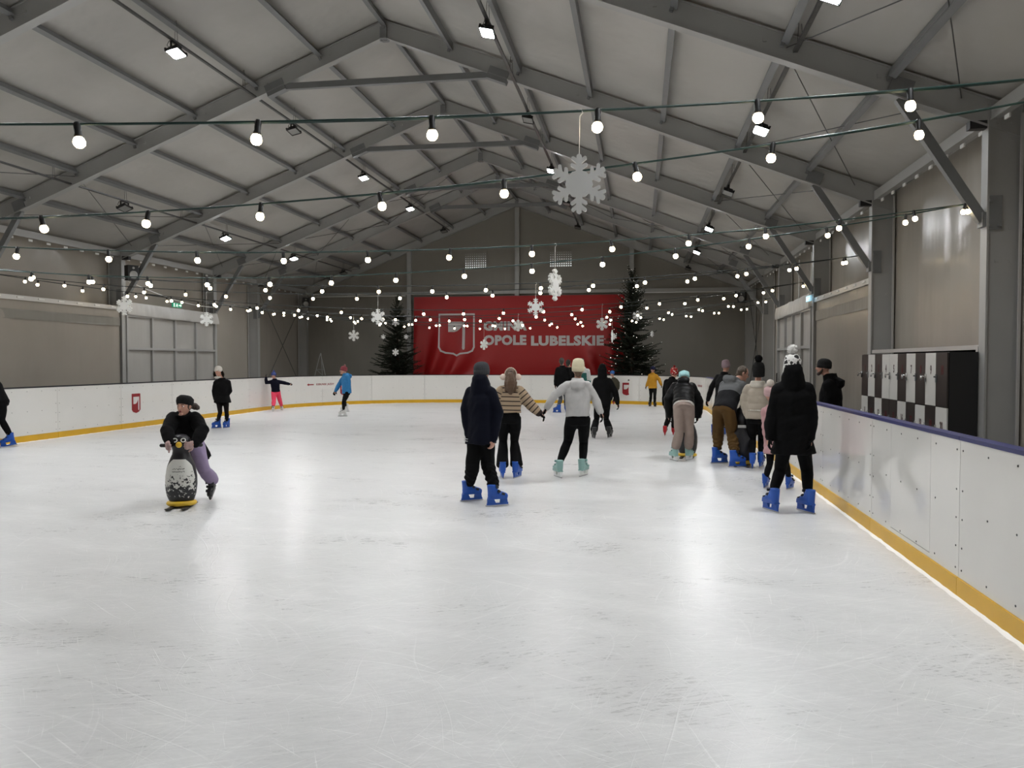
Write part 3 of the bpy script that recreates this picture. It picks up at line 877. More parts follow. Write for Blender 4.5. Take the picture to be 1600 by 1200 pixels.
# ------------------------------------------------------------------ spruces behind the boards
M_needle = mat('spruce_needles', (.012, .020, .010), .7, var=.4, vscale=6)
M_bark = mat('bark', (.05, .035, .025), .85, bump=.4)
M_fairy = mat('fairy_light', (1, 1, 1), .4, emit=(1, .97, .9), estr=2.5)
def spruce(loc, H, Rb, seed, label, fairy=0):
    rnd = random.Random(seed)
    t = empty('spruce_tree', loc, label=label, cat='tree', group='spruces behind the boards')
    mb = MB(); mb.tube([(0, 0, 0), (.02, 0, H * .5), (0, 0, H * .99)], [.07, .045, .008], 8); mb.obj('trunk', M_bark, t, True)
    nb = MB(); br = MB(); tips = []
    n = int(H * 13)
    for i in range(n):
        h0 = .45 + (H - .5) * (i / (n - 1))
        h = h0
        f = 1 - (h / H)
        L0 = Rb * (f ** .72) * 1.05 + .10
        for b in range(7 if f > .15 else 5):
            a = rnd.uniform(0, 6.283); L = L0 * rnd.uniform(.55, 1.15); h = min(H - .03, h0 + rnd.uniform(-.08, .08))
            d = Vector((math.cos(a), math.sin(a), 0))
            droop = rnd.uniform(-.38, .16) if f > .3 else rnd.uniform(.1, .7)
            if i > n - 3: droop = 2.2
            pts = [Vector((0, 0, h)) + d * (L * q) + Vector((0, 0, L * (droop * q + .22 * q * q))) for q in (0, .35, .7, 1.0)]
            br.tube(pts, [.012, .009, .006, .003], 4)
            tips.append(pts[-1])
            nt = max(5, int(L / .065))
            for q in range(nt):
                u = .12 + .88 * q / (nt - 1)
                i0 = 0 if u < .35 else (1 if u < .7 else 2); us = (0, .35, .7, 1.0)
                p = pts[i0].lerp(pts[i0 + 1], (u - us[i0]) / (us[i0 + 1] - us[i0]))
                ax = (pts[i0 + 1] - pts[i0]).normalized()
                side = ax.cross(Vector((0, 0, 1))).normalized()
                for sg in (-1, 1):
                    tl_ = (.05 + .16 * (1 - u) * min(1, L)) * rnd.uniform(.7, 1.3)
                    td = (ax * .75 + side * sg * rnd.uniform(.5, .9) + Vector((0, 0, rnd.uniform(-.35, .2)))).normalized()
                    e = p + td * tl_
                    up = td.cross(side * sg).normalized()
                    sd = td.cross(up).normalized()
                    # twig with needles: jagged crossed blades
                    for bl in (up, sd):
                        vs = [p - bl * .004, p + td * tl_ * .25 + bl * .032, p + td * tl_ * .35 + bl * .008, p + td * tl_ * .6 + bl * .030, p + td * tl_ * .7 + bl * .006, e + bl * .004 + td * .02,
                              p + td * tl_ * .7 - bl * .006, p + td * tl_ * .6 - bl * .030, p + td * tl_ * .35 - bl * .008, p + td * tl_ * .25 - bl * .032]
                        nb.add(vs, [(0, 1, 2), (0, 2, 8), (0, 8, 9), (2, 3, 4), (2, 4, 6), (2, 6, 8), (8, 6, 7), (4, 5, 6)])
    br.obj('branches', M_bark, t)
    nb.obj('foliage', M_needle, t)
    if fairy:
        fb = MB()
        for q in range(fairy):
            p = rnd.choice(tips) * 1.0
            fb.ell((p.x * 1.02, p.y * 1.02, p.z + .02), (.009, .009, .009), None, 6, 4)
        tag(fb.obj('fairy_lights', M_fairy, t), kind='stuff')
    return t
spruce((-10.02, 32.25, 0), 4.0, 1.15, 3, 'shorter dark spruce beside the left edge of the red banner')
spruce((-.30, 32.30, 0), 5.0, 1.30, 11, 'taller dark spruce with tiny lights beside the right edge of the banner', 150)
M_orn = M_snowflake
def ornament(x, y, z, r, yaw, label):
    o = inst('snowflake_ornament', flake_mesh(r, .01), None, (x, y, z), (0, 0, yaw))
    tag(o, label, 'decoration', 'snowflakes hung on the spruces')
ornament(-9.87, 31.55, 3.25, .17, .1, 'topmost white snowflake hung on the shorter spruce')
ornament(-10.33, 31.35, 2.65, .10, .3, 'small white snowflake on the outer left side of the shorter spruce')
ornament(-9.38, 31.4, 2.65, .10, .5, 'small white snowflake on the shorter spruce next to the banner edge')
ornament(-9.75, 31.15, 2.02, .15, -.1, 'lowest white snowflake hung on the shorter spruce')
ornament(-.98, 31.45, 2.62, .12, .4, 'small white snowflake on the taller spruce, in front of the banner')
ornament(-.08, 31.5, 3.42, .20, .2, 'large white snowflake hung high on the taller spruce')
ornament(.48, 31.6, 2.72, .12, 1.0, 'small white snowflake on the outer right side of the taller spruce')

# ------------------------------------------------------------------ lockers
M_lk_dark = mat('locker_door_dark', (.028, .023, .021), .4, var=.1)
M_lk_white = mat('locker_door_white', (.58, .57, .54), .38, var=.04)
M_lk_num = mat('locker_number_dark', (.04, .01, .01), .5)
M_lk_numr = mat('locker_number_red', (.10, .008, .010), .5)
M_chrome = mat('chrome', (.6, .6, .6), .25, .9)
lk = empty('locker_bank', (3.9, 12.92, 0), label='bank of checkered black and white numbered lockers behind the boards', cat='lockers')
mb = MB(); mb.box((.185, 0, .04), (.30, 3.92, .08)); mb.box((.180, 0, 1.05), (.34, 3.96, 1.44)); mb.box((.18, 0, .22), (.28, 3.8, .30)); mb.obj('carcass', M_black, lk)
TOPC = [0, 1, 0, 1, 1, 0, 1, 0, 1, 0]
mb = MB(); mb.box((0, 0, 0), (.018, .385, .705)); ME_dd = mb.mesh('door', M_lk_dark); 
mb = MB(); mb.box((0, 0, 0), (.018, .385, .705)); ME_dw = mb.mesh('door', M_lk_white)
mb = MB(); mb.box((-.012, 0, 0), (.012, .03, .11)); mb.tube([(-.018, 0, .02), (-.055, -.0, .02)], .011, 8); mb.ell((-.075, -.02, -.0), (.012, .03, .035)); ME_lock = mb.mesh('lock', M_chrome, True)
mb = MB(); mb.box((-.012, 0, 0), (.012, .03, .11)); mb.tube([(-.018, 0, .02), (-.04, -.0, .02)], .011, 8); ME_lock2 = mb.mesh('lock', M_steel)
for row in range(2):
    for c in range(10):
        white = TOPC[c] if row == 0 else 1 - TOPC[c]
        n = c + 1 + row * 10
        y = (13.10 + 1.79 - c * .397) - 12.92 - .18
        z = 1.41 if row == 0 else .695
        jam = .012 if n == 18 else 0
        d = inst('door', ME_dw if white else ME_dd, lk, (-.006, y, z - jam))
        me = text_mesh(str(n), .165, M_lk_num if white else M_lk_numr, .005, .62)
        inst('number', me, d, (-.0105, -.02, .12 if row == 0 else .10), (R(90), 0, R(-90)))
        inst('lock', ME_lock if (c + row) % 2 == 0 or c in (0, 8) else ME_lock2, d, (-.008, .165, .015 if row == 0 else .06))

# ------------------------------------------------------------------ signs, loudspeakers, cables
M_exit = mat('exit_green', (.02, .30, .16), .4, emit=(.03, .5, .28), estr=.25)
M_exit2 = mat('exit_pale', (.45, .7, .85), .4, emit=(.35, .7, .9), estr=.7)
M_exit_w = mat('exit_white', (.9, .95, .9), .4, emit=(.9, 1, .95), estr=.6)
def exit_sign(loc, rz, m, label):
    t = empty('exit_sign', loc, rz, label=label, cat='sign'); t.scale = (.8, .8, .8)
    mb = MB(); mb.box((0, .03, 0), (.62, .05, .17)); mb.obj('sign_box', m, t)
    mb = MB()
    X90 = Matrix.Rotation(R(90), 4, 'X')
    def pr(p): mb.prism(ccw(p), -.006, -.001, X90 @ Matrix.Translation((0, 0, .006)))
    pr([(.10, .02), (.20, .02), (.20, .055), (.28, 0), (.20, -.055), (.20, -.02), (.10, -.02)])
    pr([(-.26, -.07), (-.20, -.07), (-.20, .07), (-.26, .07)])
    pr([(-.06, .04), (-.03, .07), (0, .04), (-.03, .015)])
    pr([(-.09, .02), (-.01, .02), (.04, -.01), (.03, -.025), (-.02, -.005), (-.02, -.03), (.03, -.07), (.0, -.07), (-.05, -.035), (-.10, -.06), (-.12, -.045), (-.06, -.01), (-.10, .005)])
    mb.obj('pictogram', M_exit_w, t)
exit_sign((XL + .10, 23.4, 3.43), R(90), M_exit, 'small green exit sign above the fabric valance of the far door')
exit_sign((XR - .10, 20.95, 3.22), R(-90), M_exit2, 'small pale blue exit sign at the near corner of the right hand door valance')
def speaker(loc, rz, label):
    t = empty('loudspeaker', loc, rz, label=label, cat='speaker', group='loudspeakers on the hall posts')
    mb = MB(); mb.box((0, 0, 0), (.30, .26, .42)); mb.box((0, .16, 0), (.08, .10, .1)); mb.obj('cabinet', M_black, t)
    mb = MB(); mb.lathe([(.085, 0), (.10, .008), (.115, .0), (.10, -.004)], 18, Matrix.Translation((0, -.132, -.06)) @ Matrix.Rotation(R(90), 4, 'X')); mb.obj('cone_ring', M_alu, t, True)
    mb = MB(); mb.lathe([(.03, 0), (.035, .006), (.028, .01)], 12, Matrix.Translation((0, -.132, .13)) @ Matrix.Rotation(R(90), 4, 'X')); mb.obj('tweeter', M_alu, t, True)
speaker((XL + .15, 33.2, 4.22), R(20), 'black loudspeaker high in the far corner left of the gable')
speaker((XR - .2, 33.2, 4.22), R(-20), 'black loudspeaker high in the far corner beyond the skaters')
speaker((XL + .40, 20.66, 4.15), R(55), 'black loudspeaker on the column above the near end of the left door')
mb = MB(); mb.tube([(XL + .1, 20.9 + 5.0 * q / 12, 3.95 - .45 * math.sin(math.pi * min(1, q / 12 * .62))) for q in range(13)], .012, 6)
tag(mb.obj('white_cable', M_white_plastic, None, True), 'white cable sagging above the fabric valance of the left door', 'cable')
# leaning lattice tower section behind the far boards
t = empty('lattice_tower', (-13.6, 32.6, 0), label='small grey lattice tower leaning behind the far boards in the corner', cat='tower')
mb = MB()
for a, b in (((-.5, 0, 0), (.0, .1, 2.0)), ((.5, 0, 0), (.0, .1, 2.0)), ((.0, .5, 0), (.0, .15, 2.0))): mb.tube([a, b], .02, 8)
mb.obj('legs', M_alu, t)
mb = MB()
for z in (.5, .9, 1.3): mb.tube([(-.5 * (1 - z / 2), .1 * z / 2, z), (.5 * (1 - z / 2), .1 * z / 2, z)], .012, 6)
mb.tube([(-.37, 0, .5), (.27, .04, .9)], .01, 6); mb.tube([(.27, 0.04, .9), (-.17, .06, 1.3)], .01, 6)
mb.obj('cross_bars', M_alu, t)
# ------------------------------------------------------------------ people: joints in metres from each person's spot on the ice
POSES = {
  'boy': {"b":[-1.799,9.036],"s":0.941,"yaw":34.0,"hy":19.0,"hp":0,"pv":[-0.003,-0.005,0.841],"sl":[-0.131,0.058,1.289],"sr":[0.106,-0.046,1.289],"hd":[0.001,0.015,1.507],"hl":[-0.073,0.042,0.841],"hr":[0.068,-0.052,0.841],"kl":[-0.094,-0.04,0.494],"kr":[0.053,0.094,0.458],"al":[-0.179,0.14,0.179],"ar":[0.179,-0.14,0.179],"el":[-0.185,0.034,1.089],"er":[0.199,-0.043,1.075],"wl":[-0.158,0.014,0.807],"wr":[0.154,-0.082,0.761],"ft":[[-0.179,0.14,0.0,59.0,0,0],[0.179,-0.14,0.0,59.0,0,0]]},
  'stripe': {"b":[-1.81,11.101],"s":0.912,"yaw":-9.0,"hy":-9.0,"hp":0,"pv":[0.001,-0.005,0.833],"sl":[-0.112,-0.012,1.23],"sr":[0.128,0.027,1.23],"hd":[0.016,0.015,1.43],"hl":[-0.08,-0.018,0.833],"hr":[0.082,0.009,0.833],"kl":[-0.123,0.179,0.496],"kr":[0.04,0.215,0.495],"al":[-0.096,-0.031,0.173],"ar":[0.096,0.031,0.173],"el":[-0.187,-0.033,1.077],"er":[0.305,0.04,1.024],"wl":[-0.167,-0.043,0.879],"wr":[0.413,0.047,0.925],"ft":[[-0.096,-0.031,0.0,-17.0,0,0],[0.096,0.031,0.0,16.0,0,0]]},
  'hoodie': {"b":[-0.962,11.348],"s":0.959,"yaw":-4.0,"hy":-4.0,"hp":0,"pv":[0.099,0.01,0.807],"sl":[-0.043,0.013,1.297],"sr":[0.228,0.034,1.297],"hd":[0.101,0.031,1.532],"hl":[0.013,0.004,0.807],"hr":[0.185,0.017,0.807],"kl":[-0.063,0.198,0.484],"kr":[0.162,0.304,0.458],"al":[-0.164,-0.09,0.182],"ar":[0.164,0.09,0.182],"el":[-0.229,-0.011,1.18],"er":[0.343,0.032,1.128],"wl":[-0.345,-0.037,0.979],"wr":[0.416,0.023,0.928],"ft":[[-0.164,-0.09,0.0,-29.0,0,0],[0.164,0.09,0.0,21.0,0,0]]},
  'black': {"b":[-0.795,17.203],"s":0.941,"yaw":-8.0,"hy":-8.0,"hp":0,"pv":[0.011,-0.007,0.71],"sl":[-0.117,-0.009,1.227],"sr":[0.148,0.027,1.227],"hd":[0.008,0.015,1.48],"hl":[-0.073,-0.018,0.71],"hr":[0.095,0.005,0.71],"kl":[-0.124,0.226,0.389],"kr":[0.08,0.334,0.384],"al":[-0.16,-0.098,0.179],"ar":[0.16,0.098,0.179],"el":[-0.167,-0.019,1.012],"er":[0.282,0.022,1.0],"wl":[-0.138,-0.032,0.738],"wr":[0.338,0.011,0.753],"ft":[[-0.16,-0.098,0.0,-18.0,0,0],[0.16,0.098,-0.0,17.0,0,0]]},
  'couple_l': {"b":[-2.462,25.637],"s":1.024,"yaw":-5.0,"hy":-5.0,"hp":0,"pv":[0.019,-0.003,0.796],"sl":[-0.133,-0.0,1.395],"sr":[0.165,0.028,1.395],"hd":[-0.016,0.016,1.642],"hl":[-0.073,-0.012,0.796],"hr":[0.11,0.006,0.796],"kl":[-0.061,0.186,0.415],"kr":[0.137,-0.157,0.432],"al":[-0.107,-0.18,0.194],"ar":[0.107,0.18,0.194],"el":[-0.188,-0.01,1.167],"er":[0.222,0.029,1.168],"wl":[-0.208,-0.02,0.899],"wr":[0.244,0.023,0.9],"ft":[[-0.107,-0.18,0.0,-75.0,0,0],[0.107,0.18,0.0,-5.0,0,0]]},
  'couple_r': {"b":[-2.273,26.684],"s":1.0,"yaw":-5.0,"hy":15.0,"hp":0,"pv":[-0.012,-0.009,0.763],"sl":[-0.156,-0.005,1.334],"sr":[0.127,0.019,1.334],"hd":[-0.079,0.004,1.588],"hl":[-0.101,-0.016,0.763],"hr":[0.078,-0.001,0.763],"kl":[-0.123,0.292,0.383],"kr":[0.07,0.318,0.383],"al":[-0.117,-0.019,0.19],"ar":[0.117,0.019,0.19],"el":[-0.205,-0.014,1.105],"er":[0.157,0.017,1.106],"wl":[-0.161,-0.019,0.827],"wr":[0.158,0.009,0.827],"ft":[[-0.117,-0.019,0.0,-5.0,0,0],[0.117,0.019,0.0,5.0,0,0]]},
  'teal': {"b":[-1.753,24.655],"s":0.988,"yaw":6.0,"hy":6.0,"hp":0,"pv":[0.038,0.0,0.792],"sl":[-0.104,0.031,1.356],"sr":[0.174,0.001,1.356],"hd":[-0.005,0.017,1.623],"hl":[-0.051,0.009,0.792],"hr":[0.126,-0.009,0.792],"kl":[-0.081,0.284,0.401],"kr":[0.078,0.289,0.402],"al":[-0.098,-0.016,0.188],"ar":[0.098,0.016,0.188],"el":[-0.123,0.024,1.108],"er":[0.214,-0.003,1.07],"wl":[-0.102,0.015,0.811],"wr":[0.196,-0.013,0.814],"ft":[[-0.098,-0.016,0.0,-4.0,0,0],[0.098,0.016,0.0,11.0,0,0]]},
  'helmet': {"b":[-1.032,30.633],"s":0.718,"yaw":178.0,"hy":-162.0,"hp":0,"pv":[0.071,-0.003,0.518],"sl":[0.155,0.012,0.933],"sr":[-0.017,0.006,0.933],"hd":[0.008,0.006,1.177],"hl":[0.135,-0.001,0.518],"hr":[0.006,-0.005,0.518],"kl":[0.125,-0.178,0.282],"kr":[0.008,-0.273,0.285],"al":[0.07,0.08,0.136],"ar":[-0.07,-0.08,0.136],"el":[0.239,0.011,0.836],"er":[-0.076,0.0,0.786],"wl":[0.24,0.004,0.616],"wr":[-0.099,-0.009,0.566],"ft":[[0.07,0.08,0.0,-172.0,0,0],[-0.07,-0.08,0.0,168.0,0,0]]},
  'yellow': {"b":[0.478,29.521],"s":0.824,"yaw":-164.0,"hy":-154.0,"hp":0,"pv":[0.008,-0.006,0.731],"sl":[0.102,-0.022,1.133],"sr":[-0.089,0.032,1.133],"hd":[0.005,0.011,1.349],"hl":[0.079,-0.027,0.731],"hr":[-0.063,0.014,0.731],"kl":[0.074,-0.264,0.392],"kr":[-0.061,-0.144,0.386],"al":[0.079,-0.092,0.156],"ar":[-0.079,0.092,0.156],"el":[0.236,-0.029,0.989],"er":[-0.142,0.028,0.94],"wl":[0.305,-0.036,0.803],"wr":[-0.222,0.023,0.752],"ft":[[0.079,-0.092,0.0,161.0,0,0],[-0.079,0.092,0.0,-159.0,0,0]]},
  'redhat': {"b":[0.662,18.074],"s":0.835,"yaw":2.0,"hy":2.0,"hp":0,"pv":[0.055,-0.102,0.681],"sl":[-0.048,0.274,1.183],"sr":[0.182,0.265,1.183],"hd":[0.122,0.415,1.375],"hl":[-0.02,-0.099,0.681],"hr":[0.13,-0.105,0.681],"kl":[-0.018,0.151,0.35],"kr":[0.094,-0.2,0.376],"al":[-0.093,-0.054,0.159],"ar":[0.093,0.054,0.159],"el":[-0.088,0.267,0.964],"er":[0.237,0.254,0.967],"wl":[-0.101,0.252,0.675],"wr":[0.252,0.238,0.679],"ft":[[-0.093,-0.054,0.0,7.0,0,0],[0.093,0.054,0.0,7.0,0,0]]},
  'bend': {"b":[0.701,13.515],"s":0.894,"yaw":3.0,"hy":3.0,"hp":-25,"pv":[0.026,-0.08,0.896],"sl":[-0.084,0.354,1.208],"sr":[0.169,0.34,1.208],"hd":[0.059,0.476,1.371],"hl":[-0.054,-0.075,0.896],"hr":[0.107,-0.084,0.896],"kl":[-0.053,-0.176,0.458],"kr":[0.114,-0.124,0.456],"al":[-0.118,-0.062,0.17],"ar":[0.118,0.062,0.17],"el":[-0.216,0.261,1.005],"er":[0.297,0.319,0.962],"wl":[-0.194,0.242,0.734],"wr":[0.276,0.304,0.724],"ft":[[-0.118,-0.062,0.0,-27.0,0,0],[0.118,0.062,0.0,28.0,0,0]]},
  'purple': {"b":[1.744,18.286],"s":0.953,"yaw":36.0,"hy":36.0,"hp":0,"pv":[0.079,0.003,0.674],"sl":[0.019,0.209,1.295],"sr":[0.239,0.052,1.295],"hd":[0.18,0.165,1.529],"hl":[0.009,0.053,0.674],"hr":[0.149,-0.047,0.674],"kl":[0.014,0.317,0.336],"kr":[0.139,0.297,0.339],"al":[-0.085,-0.014,0.181],"ar":[0.085,0.014,0.181],"el":[-0.128,0.215,1.066],"er":[0.274,0.04,1.059],"wl":[-0.211,0.208,0.776],"wr":[0.302,0.023,0.774],"ft":[[-0.085,-0.014,0.0,36.0,0,0],[0.085,0.014,0.0,36.0,0,0]]},
  'man': {"b":[1.37,13.005],"s":1.012,"yaw":41.0,"hy":81.0,"hp":-20,"pv":[-0.051,-0.072,0.879],"sl":[-0.004,0.311,1.266],"sr":[0.233,0.106,1.266],"hd":[0.279,0.341,1.454],"hl":[-0.12,-0.013,0.879],"hr":[0.018,-0.132,0.879],"kl":[-0.109,0.217,0.509],"kr":[0.095,0.067,0.504],"al":[-0.115,0.219,0.192],"ar":[0.115,-0.219,0.192],"el":[-0.044,0.305,1.054],"er":[0.3,0.087,1.036],"wl":[0.076,0.275,0.787],"wr":[0.252,0.077,0.801],"ft":[[-0.115,0.219,0.0,71.0,0,0],[0.115,-0.219,0.0,74.0,0,0]]},
  'puffer': {"b":[1.802,12.761],"s":0.929,"yaw":16.0,"hy":16.0,"hp":0,"pv":[-0.001,-0.007,0.756],"sl":[-0.12,0.044,1.224],"sr":[0.134,-0.029,1.224],"hd":[0.021,0.018,1.498],"hl":[-0.081,0.016,0.756],"hr":[0.08,-0.03,0.756],"kl":[-0.035,0.216,0.426],"kr":[0.111,0.28,0.422],"al":[-0.077,-0.088,0.177],"ar":[0.077,0.088,0.177],"el":[-0.188,0.042,1.019],"er":[0.2,-0.05,1.017],"wl":[-0.15,0.026,0.831],"wr":[0.191,-0.06,0.831],"ft":[[-0.077,-0.088,0.0,8.0,0,0],[0.077,0.088,0.0,20.0,0,0]]},
  'pink': {"b":[1.777,10.738],"s":0.718,"yaw":14.0,"hy":14.0,"hp":0,"pv":[-0.027,-0.016,0.61],"sl":[-0.146,0.011,0.989],"sr":[0.022,-0.031,0.989],"hd":[-0.096,-0.009,1.224],"hl":[-0.09,0.0,0.61],"hr":[0.035,-0.031,0.61],"kl":[-0.118,-0.154,0.343],"kr":[0.071,-0.195,0.335],"al":[-0.143,0.03,0.136],"ar":[0.143,-0.03,0.136],"el":[-0.139,-0.003,0.824],"er":[0.076,-0.053,0.83],"wl":[-0.132,-0.019,0.659],"wr":[0.067,-0.067,0.666],"ft":[[-0.143,0.03,0.0,24.0,0,0],[0.143,-0.03,0.0,34.0,0,0]]},
  'coat': {"b":[1.637,9.065],"s":0.988,"yaw":-15.0,"hy":-2.0,"hp":0,"pv":[0.03,0.0,0.844],"sl":[-0.122,0.009,1.339],"sr":[0.163,0.017,1.339],"hd":[0.013,0.019,1.584],"hl":[-0.056,-0.022,0.844],"hr":[0.116,0.023,0.844],"kl":[-0.069,0.231,0.425],"kr":[0.223,0.247,0.429],"al":[-0.184,0.008,0.188],"ar":[0.184,-0.008,0.188],"el":[-0.18,0.004,1.107],"er":[0.2,-0.004,1.112],"wl":[-0.222,-0.015,0.82],"wr":[0.191,-0.029,0.821],"ft":[[-0.184,0.008,0.0,-26.0,0,0],[0.184,-0.008,-0.0,-28.0,0,0]]},
  'outside': {"b":[2.786,12.482],"s":0.988,"yaw":-67.0,"hy":-75.0,"hp":0,"pv":[0.047,-0.002,0.672],"sl":[-0.023,-0.123,1.301],"sr":[0.092,0.151,1.301],"hd":[-0.07,0.005,1.56],"hl":[0.013,-0.084,0.672],"hr":[0.081,0.08,0.672],"kl":[-0.093,-0.362,0.393],"kr":[0.158,0.35,0.32],"al":[-0.066,-0.011,0.188],"ar":[0.066,0.011,0.188],"el":[-0.015,-0.14,1.014],"er":[0.128,0.128,1.001],"wl":[-0.097,-0.073,0.791],"wr":[-0.005,0.141,0.776],"ft":[[-0.066,-0.011,0.0,-67.0,0,0],[0.066,0.011,0.0,-67.0,0,0]]},
  'penguin_girl': {"b":[-5.127,8.678],"s":0.8,"yaw":174.0,"hy":179.0,"hp":0,"pv":[-0.162,0.085,0.647],"sl":[0.013,-0.095,0.983],"sr":[-0.206,-0.18,0.983],"hd":[-0.067,-0.189,1.13],"hl":[-0.091,0.093,0.647],"hr":[-0.234,0.078,0.647],"kl":[0.091,-0.044,0.371],"kr":[-0.183,0.031,0.279],"al":[0.054,0.227,0.202],"ar":[-0.054,-0.227,0.152],"el":[0.171,-0.213,0.861],"er":[-0.166,-0.374,0.863],"wl":[0.171,-0.363,0.729],"wr":[-0.058,-0.486,0.737],"ft":[[0.054,0.227,0.0,169.0,-35,0.05],[-0.054,-0.227,0.0,169.0,0,0]]},
  'whitehat': {"b":[-10.191,18.33],"s":0.912,"yaw":166.0,"hy":169.0,"hp":0,"pv":[0.003,-0.005,0.805],"sl":[0.127,0.035,1.124],"sr":[-0.124,-0.028,1.124],"hd":[-0.093,-0.003,1.399],"hl":[0.083,0.015,0.805],"hr":[-0.077,-0.025,0.805],"kl":[0.206,-0.167,0.39],"kr":[0.072,-0.229,0.392],"al":[0.093,0.063,0.173],"ar":[-0.093,-0.063,0.173],"el":[0.169,0.05,0.915],"er":[-0.162,-0.058,0.917],"wl":[0.061,-0.019,0.743],"wr":[-0.146,-0.059,0.712],"ft":[[0.093,0.063,0.0,-174.0,0,0],[-0.093,-0.063,-0.0,-149.0,0,0]]},
  'pinkkid': {"b":[-11.905,24.975],"s":0.735,"yaw":149.0,"hy":164.0,"hp":0,"pv":[-0.044,-0.018,0.619],"sl":[-0.004,0.03,0.977],"sr":[-0.151,-0.056,0.977],"hd":[-0.121,-0.014,1.173],"hl":[0.013,0.016,0.619],"hr":[-0.101,-0.052,0.619],"kl":[0.01,0.15,0.356],"kr":[-0.038,-0.177,0.35],"al":[-0.017,0.345,0.14],"ar":[0.017,-0.345,0.14],"el":[0.132,0.094,0.947],"er":[-0.321,-0.141,0.941],"wl":[0.338,0.187,0.892],"wr":[-0.331,-0.142,1.111],"ft":[[-0.017,0.345,0.0,134.0,0,0],[0.017,-0.345,0.0,169.0,0,0]]},
  'blue': {"b":[-8.785,22.948],"s":0.953,"yaw":-116.0,"hy":-121.0,"hp":0,"pv":[0.074,0.003,0.697],"sl":[0.123,-0.081,1.18],"sr":[-0.037,0.105,1.18],"hd":[-0.034,0.005,1.372],"hl":[0.111,-0.074,0.697],"hr":[0.037,0.08,0.697],"kl":[0.09,-0.254,0.458],"kr":[0.086,-0.296,0.46],"al":[-0.023,0.139,0.301],"ar":[0.023,-0.139,0.181],"el":[0.164,-0.072,0.97],"er":[-0.183,0.041,0.946],"wl":[0.096,-0.107,0.74],"wr":[-0.278,-0.004,0.753],"ft":[[-0.023,0.139,0.0,-116.0,0,0.12],[0.023,-0.139,0.0,-116.0,0,0]]},
  'edge': {"b":[-12.068,13.53],"s":0.988,"yaw":-137.0,"hy":-137.0,"hp":0,"pv":[-0.002,-0.005,0.848],"sl":[-0.096,-0.119,1.289],"sr":[-0.3,0.073,1.289],"hd":[-0.344,-0.039,1.559],"hl":[0.063,-0.066,0.848],"hr":[-0.067,0.056,0.848],"kl":[-0.091,0.103,0.508],"kr":[-0.186,-0.055,0.482],"al":[-0.016,0.228,0.188],"ar":[0.016,-0.228,0.188],"el":[-0.085,-0.124,1.0],"er":[-0.364,-0.0,0.993],"wl":[-0.184,-0.233,0.738],"wr":[-0.433,-0.083,0.726],"ft":[[-0.016,0.228,0.0,-137.0,-10,0],[0.016,-0.228,0.0,-137.0,0,0]]},
}

TMP = bpy.data.scenes.new('scratch')
def remesh(mb, name, mats, vox, smooth=4, fac=.5):
    """union of all the solids of mb as one continuous smooth surface"""
    me = mb.mesh('tmp', mats)
    o = bpy.data.objects.new('tmp', me)
    TMP.collection.objects.link(o)
    r = o.modifiers.new('r', 'REMESH'); r.mode = 'VOXEL'; r.voxel_size = vox; r.use_smooth_shade = True
    if smooth:
        sm = o.modifiers.new('s', 'SMOOTH'); sm.factor = fac; sm.iterations = smooth
    vl = TMP.view_layers[0]
    vl.update()
    dg = vl.depsgraph
    out = bpy.data.meshes.new_from_object(o.evaluated_get(dg), preserve_all_data_layers=False, depsgraph=dg)
    out.name = name
    bpy.data.objects.remove(o); bpy.data.meshes.remove(me)
    if not out.materials:
        for m in (mats if isinstance(mats, (list, tuple)) else [mats]): out.materials.append(m)
    out.polygons.foreach_set('use_smooth', [True] * len(out.polygons))
    return out
def coords(me):
    a = np.empty(len(me.vertices) * 3, 'f'); me.vertices.foreach_get('co', a); return a.reshape(-1, 3)
def normals(me):
    a = np.empty(len(me.vertices) * 3, 'f'); me.vertex_normals.foreach_get('vector', a); return a.reshape(-1, 3)
def setco(me, c):
    me.vertices.foreach_set('co', c.astype('f').ravel()); me.update()
def folds(c, rs, amp, freq):
    d = np.zeros(len(c))
    for k in range(5):
        w = rs.normal(size=3); w[2] *= .9; w = w / np.linalg.norm(w) * freq * (1 + .5 * k)
        d += np.sin(c @ w + rs.uniform(0, 6.28) + 1.2 * np.sin(c @ rs.normal(size=3) * freq * .35)) / (1 + .45 * k)
    return amp * d / 2.2
def seg_param(c, pts):
    """distance to a polyline and length along it"""
    best = np.full(len(c), 9e9); al = np.zeros(len(c)); acc = 0
    for a, b in zip(pts[:-1], pts[1:]):
        a, b = np.array(a), np.array(b); d = b - a; L = np.linalg.norm(d)
        t = np.clip((c - a) @ d / (L * L), 0, 1); q = np.linalg.norm(c - (a + t[:, None] * d), axis=1)
        m = q < best; best[m] = q[m]; al[m] = acc + t[m] * L; acc += L
    return best, al
def loft(mb, cs, lats, fws, rx, ry, seg=22, n=2.4):
    vs = []
    for c, l, f, a, b in zip(cs, lats, fws, rx, ry):
        for k in range(seg):
            t = 2 * math.pi * k / seg; ct, st = math.cos(t), math.sin(t)
            x = math.copysign(abs(ct) ** (2 / n), ct) * a; y = math.copysign(abs(st) ** (2 / n), st) * b
            vs.append(Vector(c) + Vector(l) * x + Vector(f) * y)
    fs = [(i * seg + k, i * seg + (k + 1) % seg, (i + 1) * seg + (k + 1) % seg, (i + 1) * seg + k) for i in range(len(cs) - 1) for k in range(seg)]
    fs += [tuple(range(seg))[::-1], tuple(range((len(cs) - 1) * seg, len(cs) * seg))]
    mb.add(vs, fs)

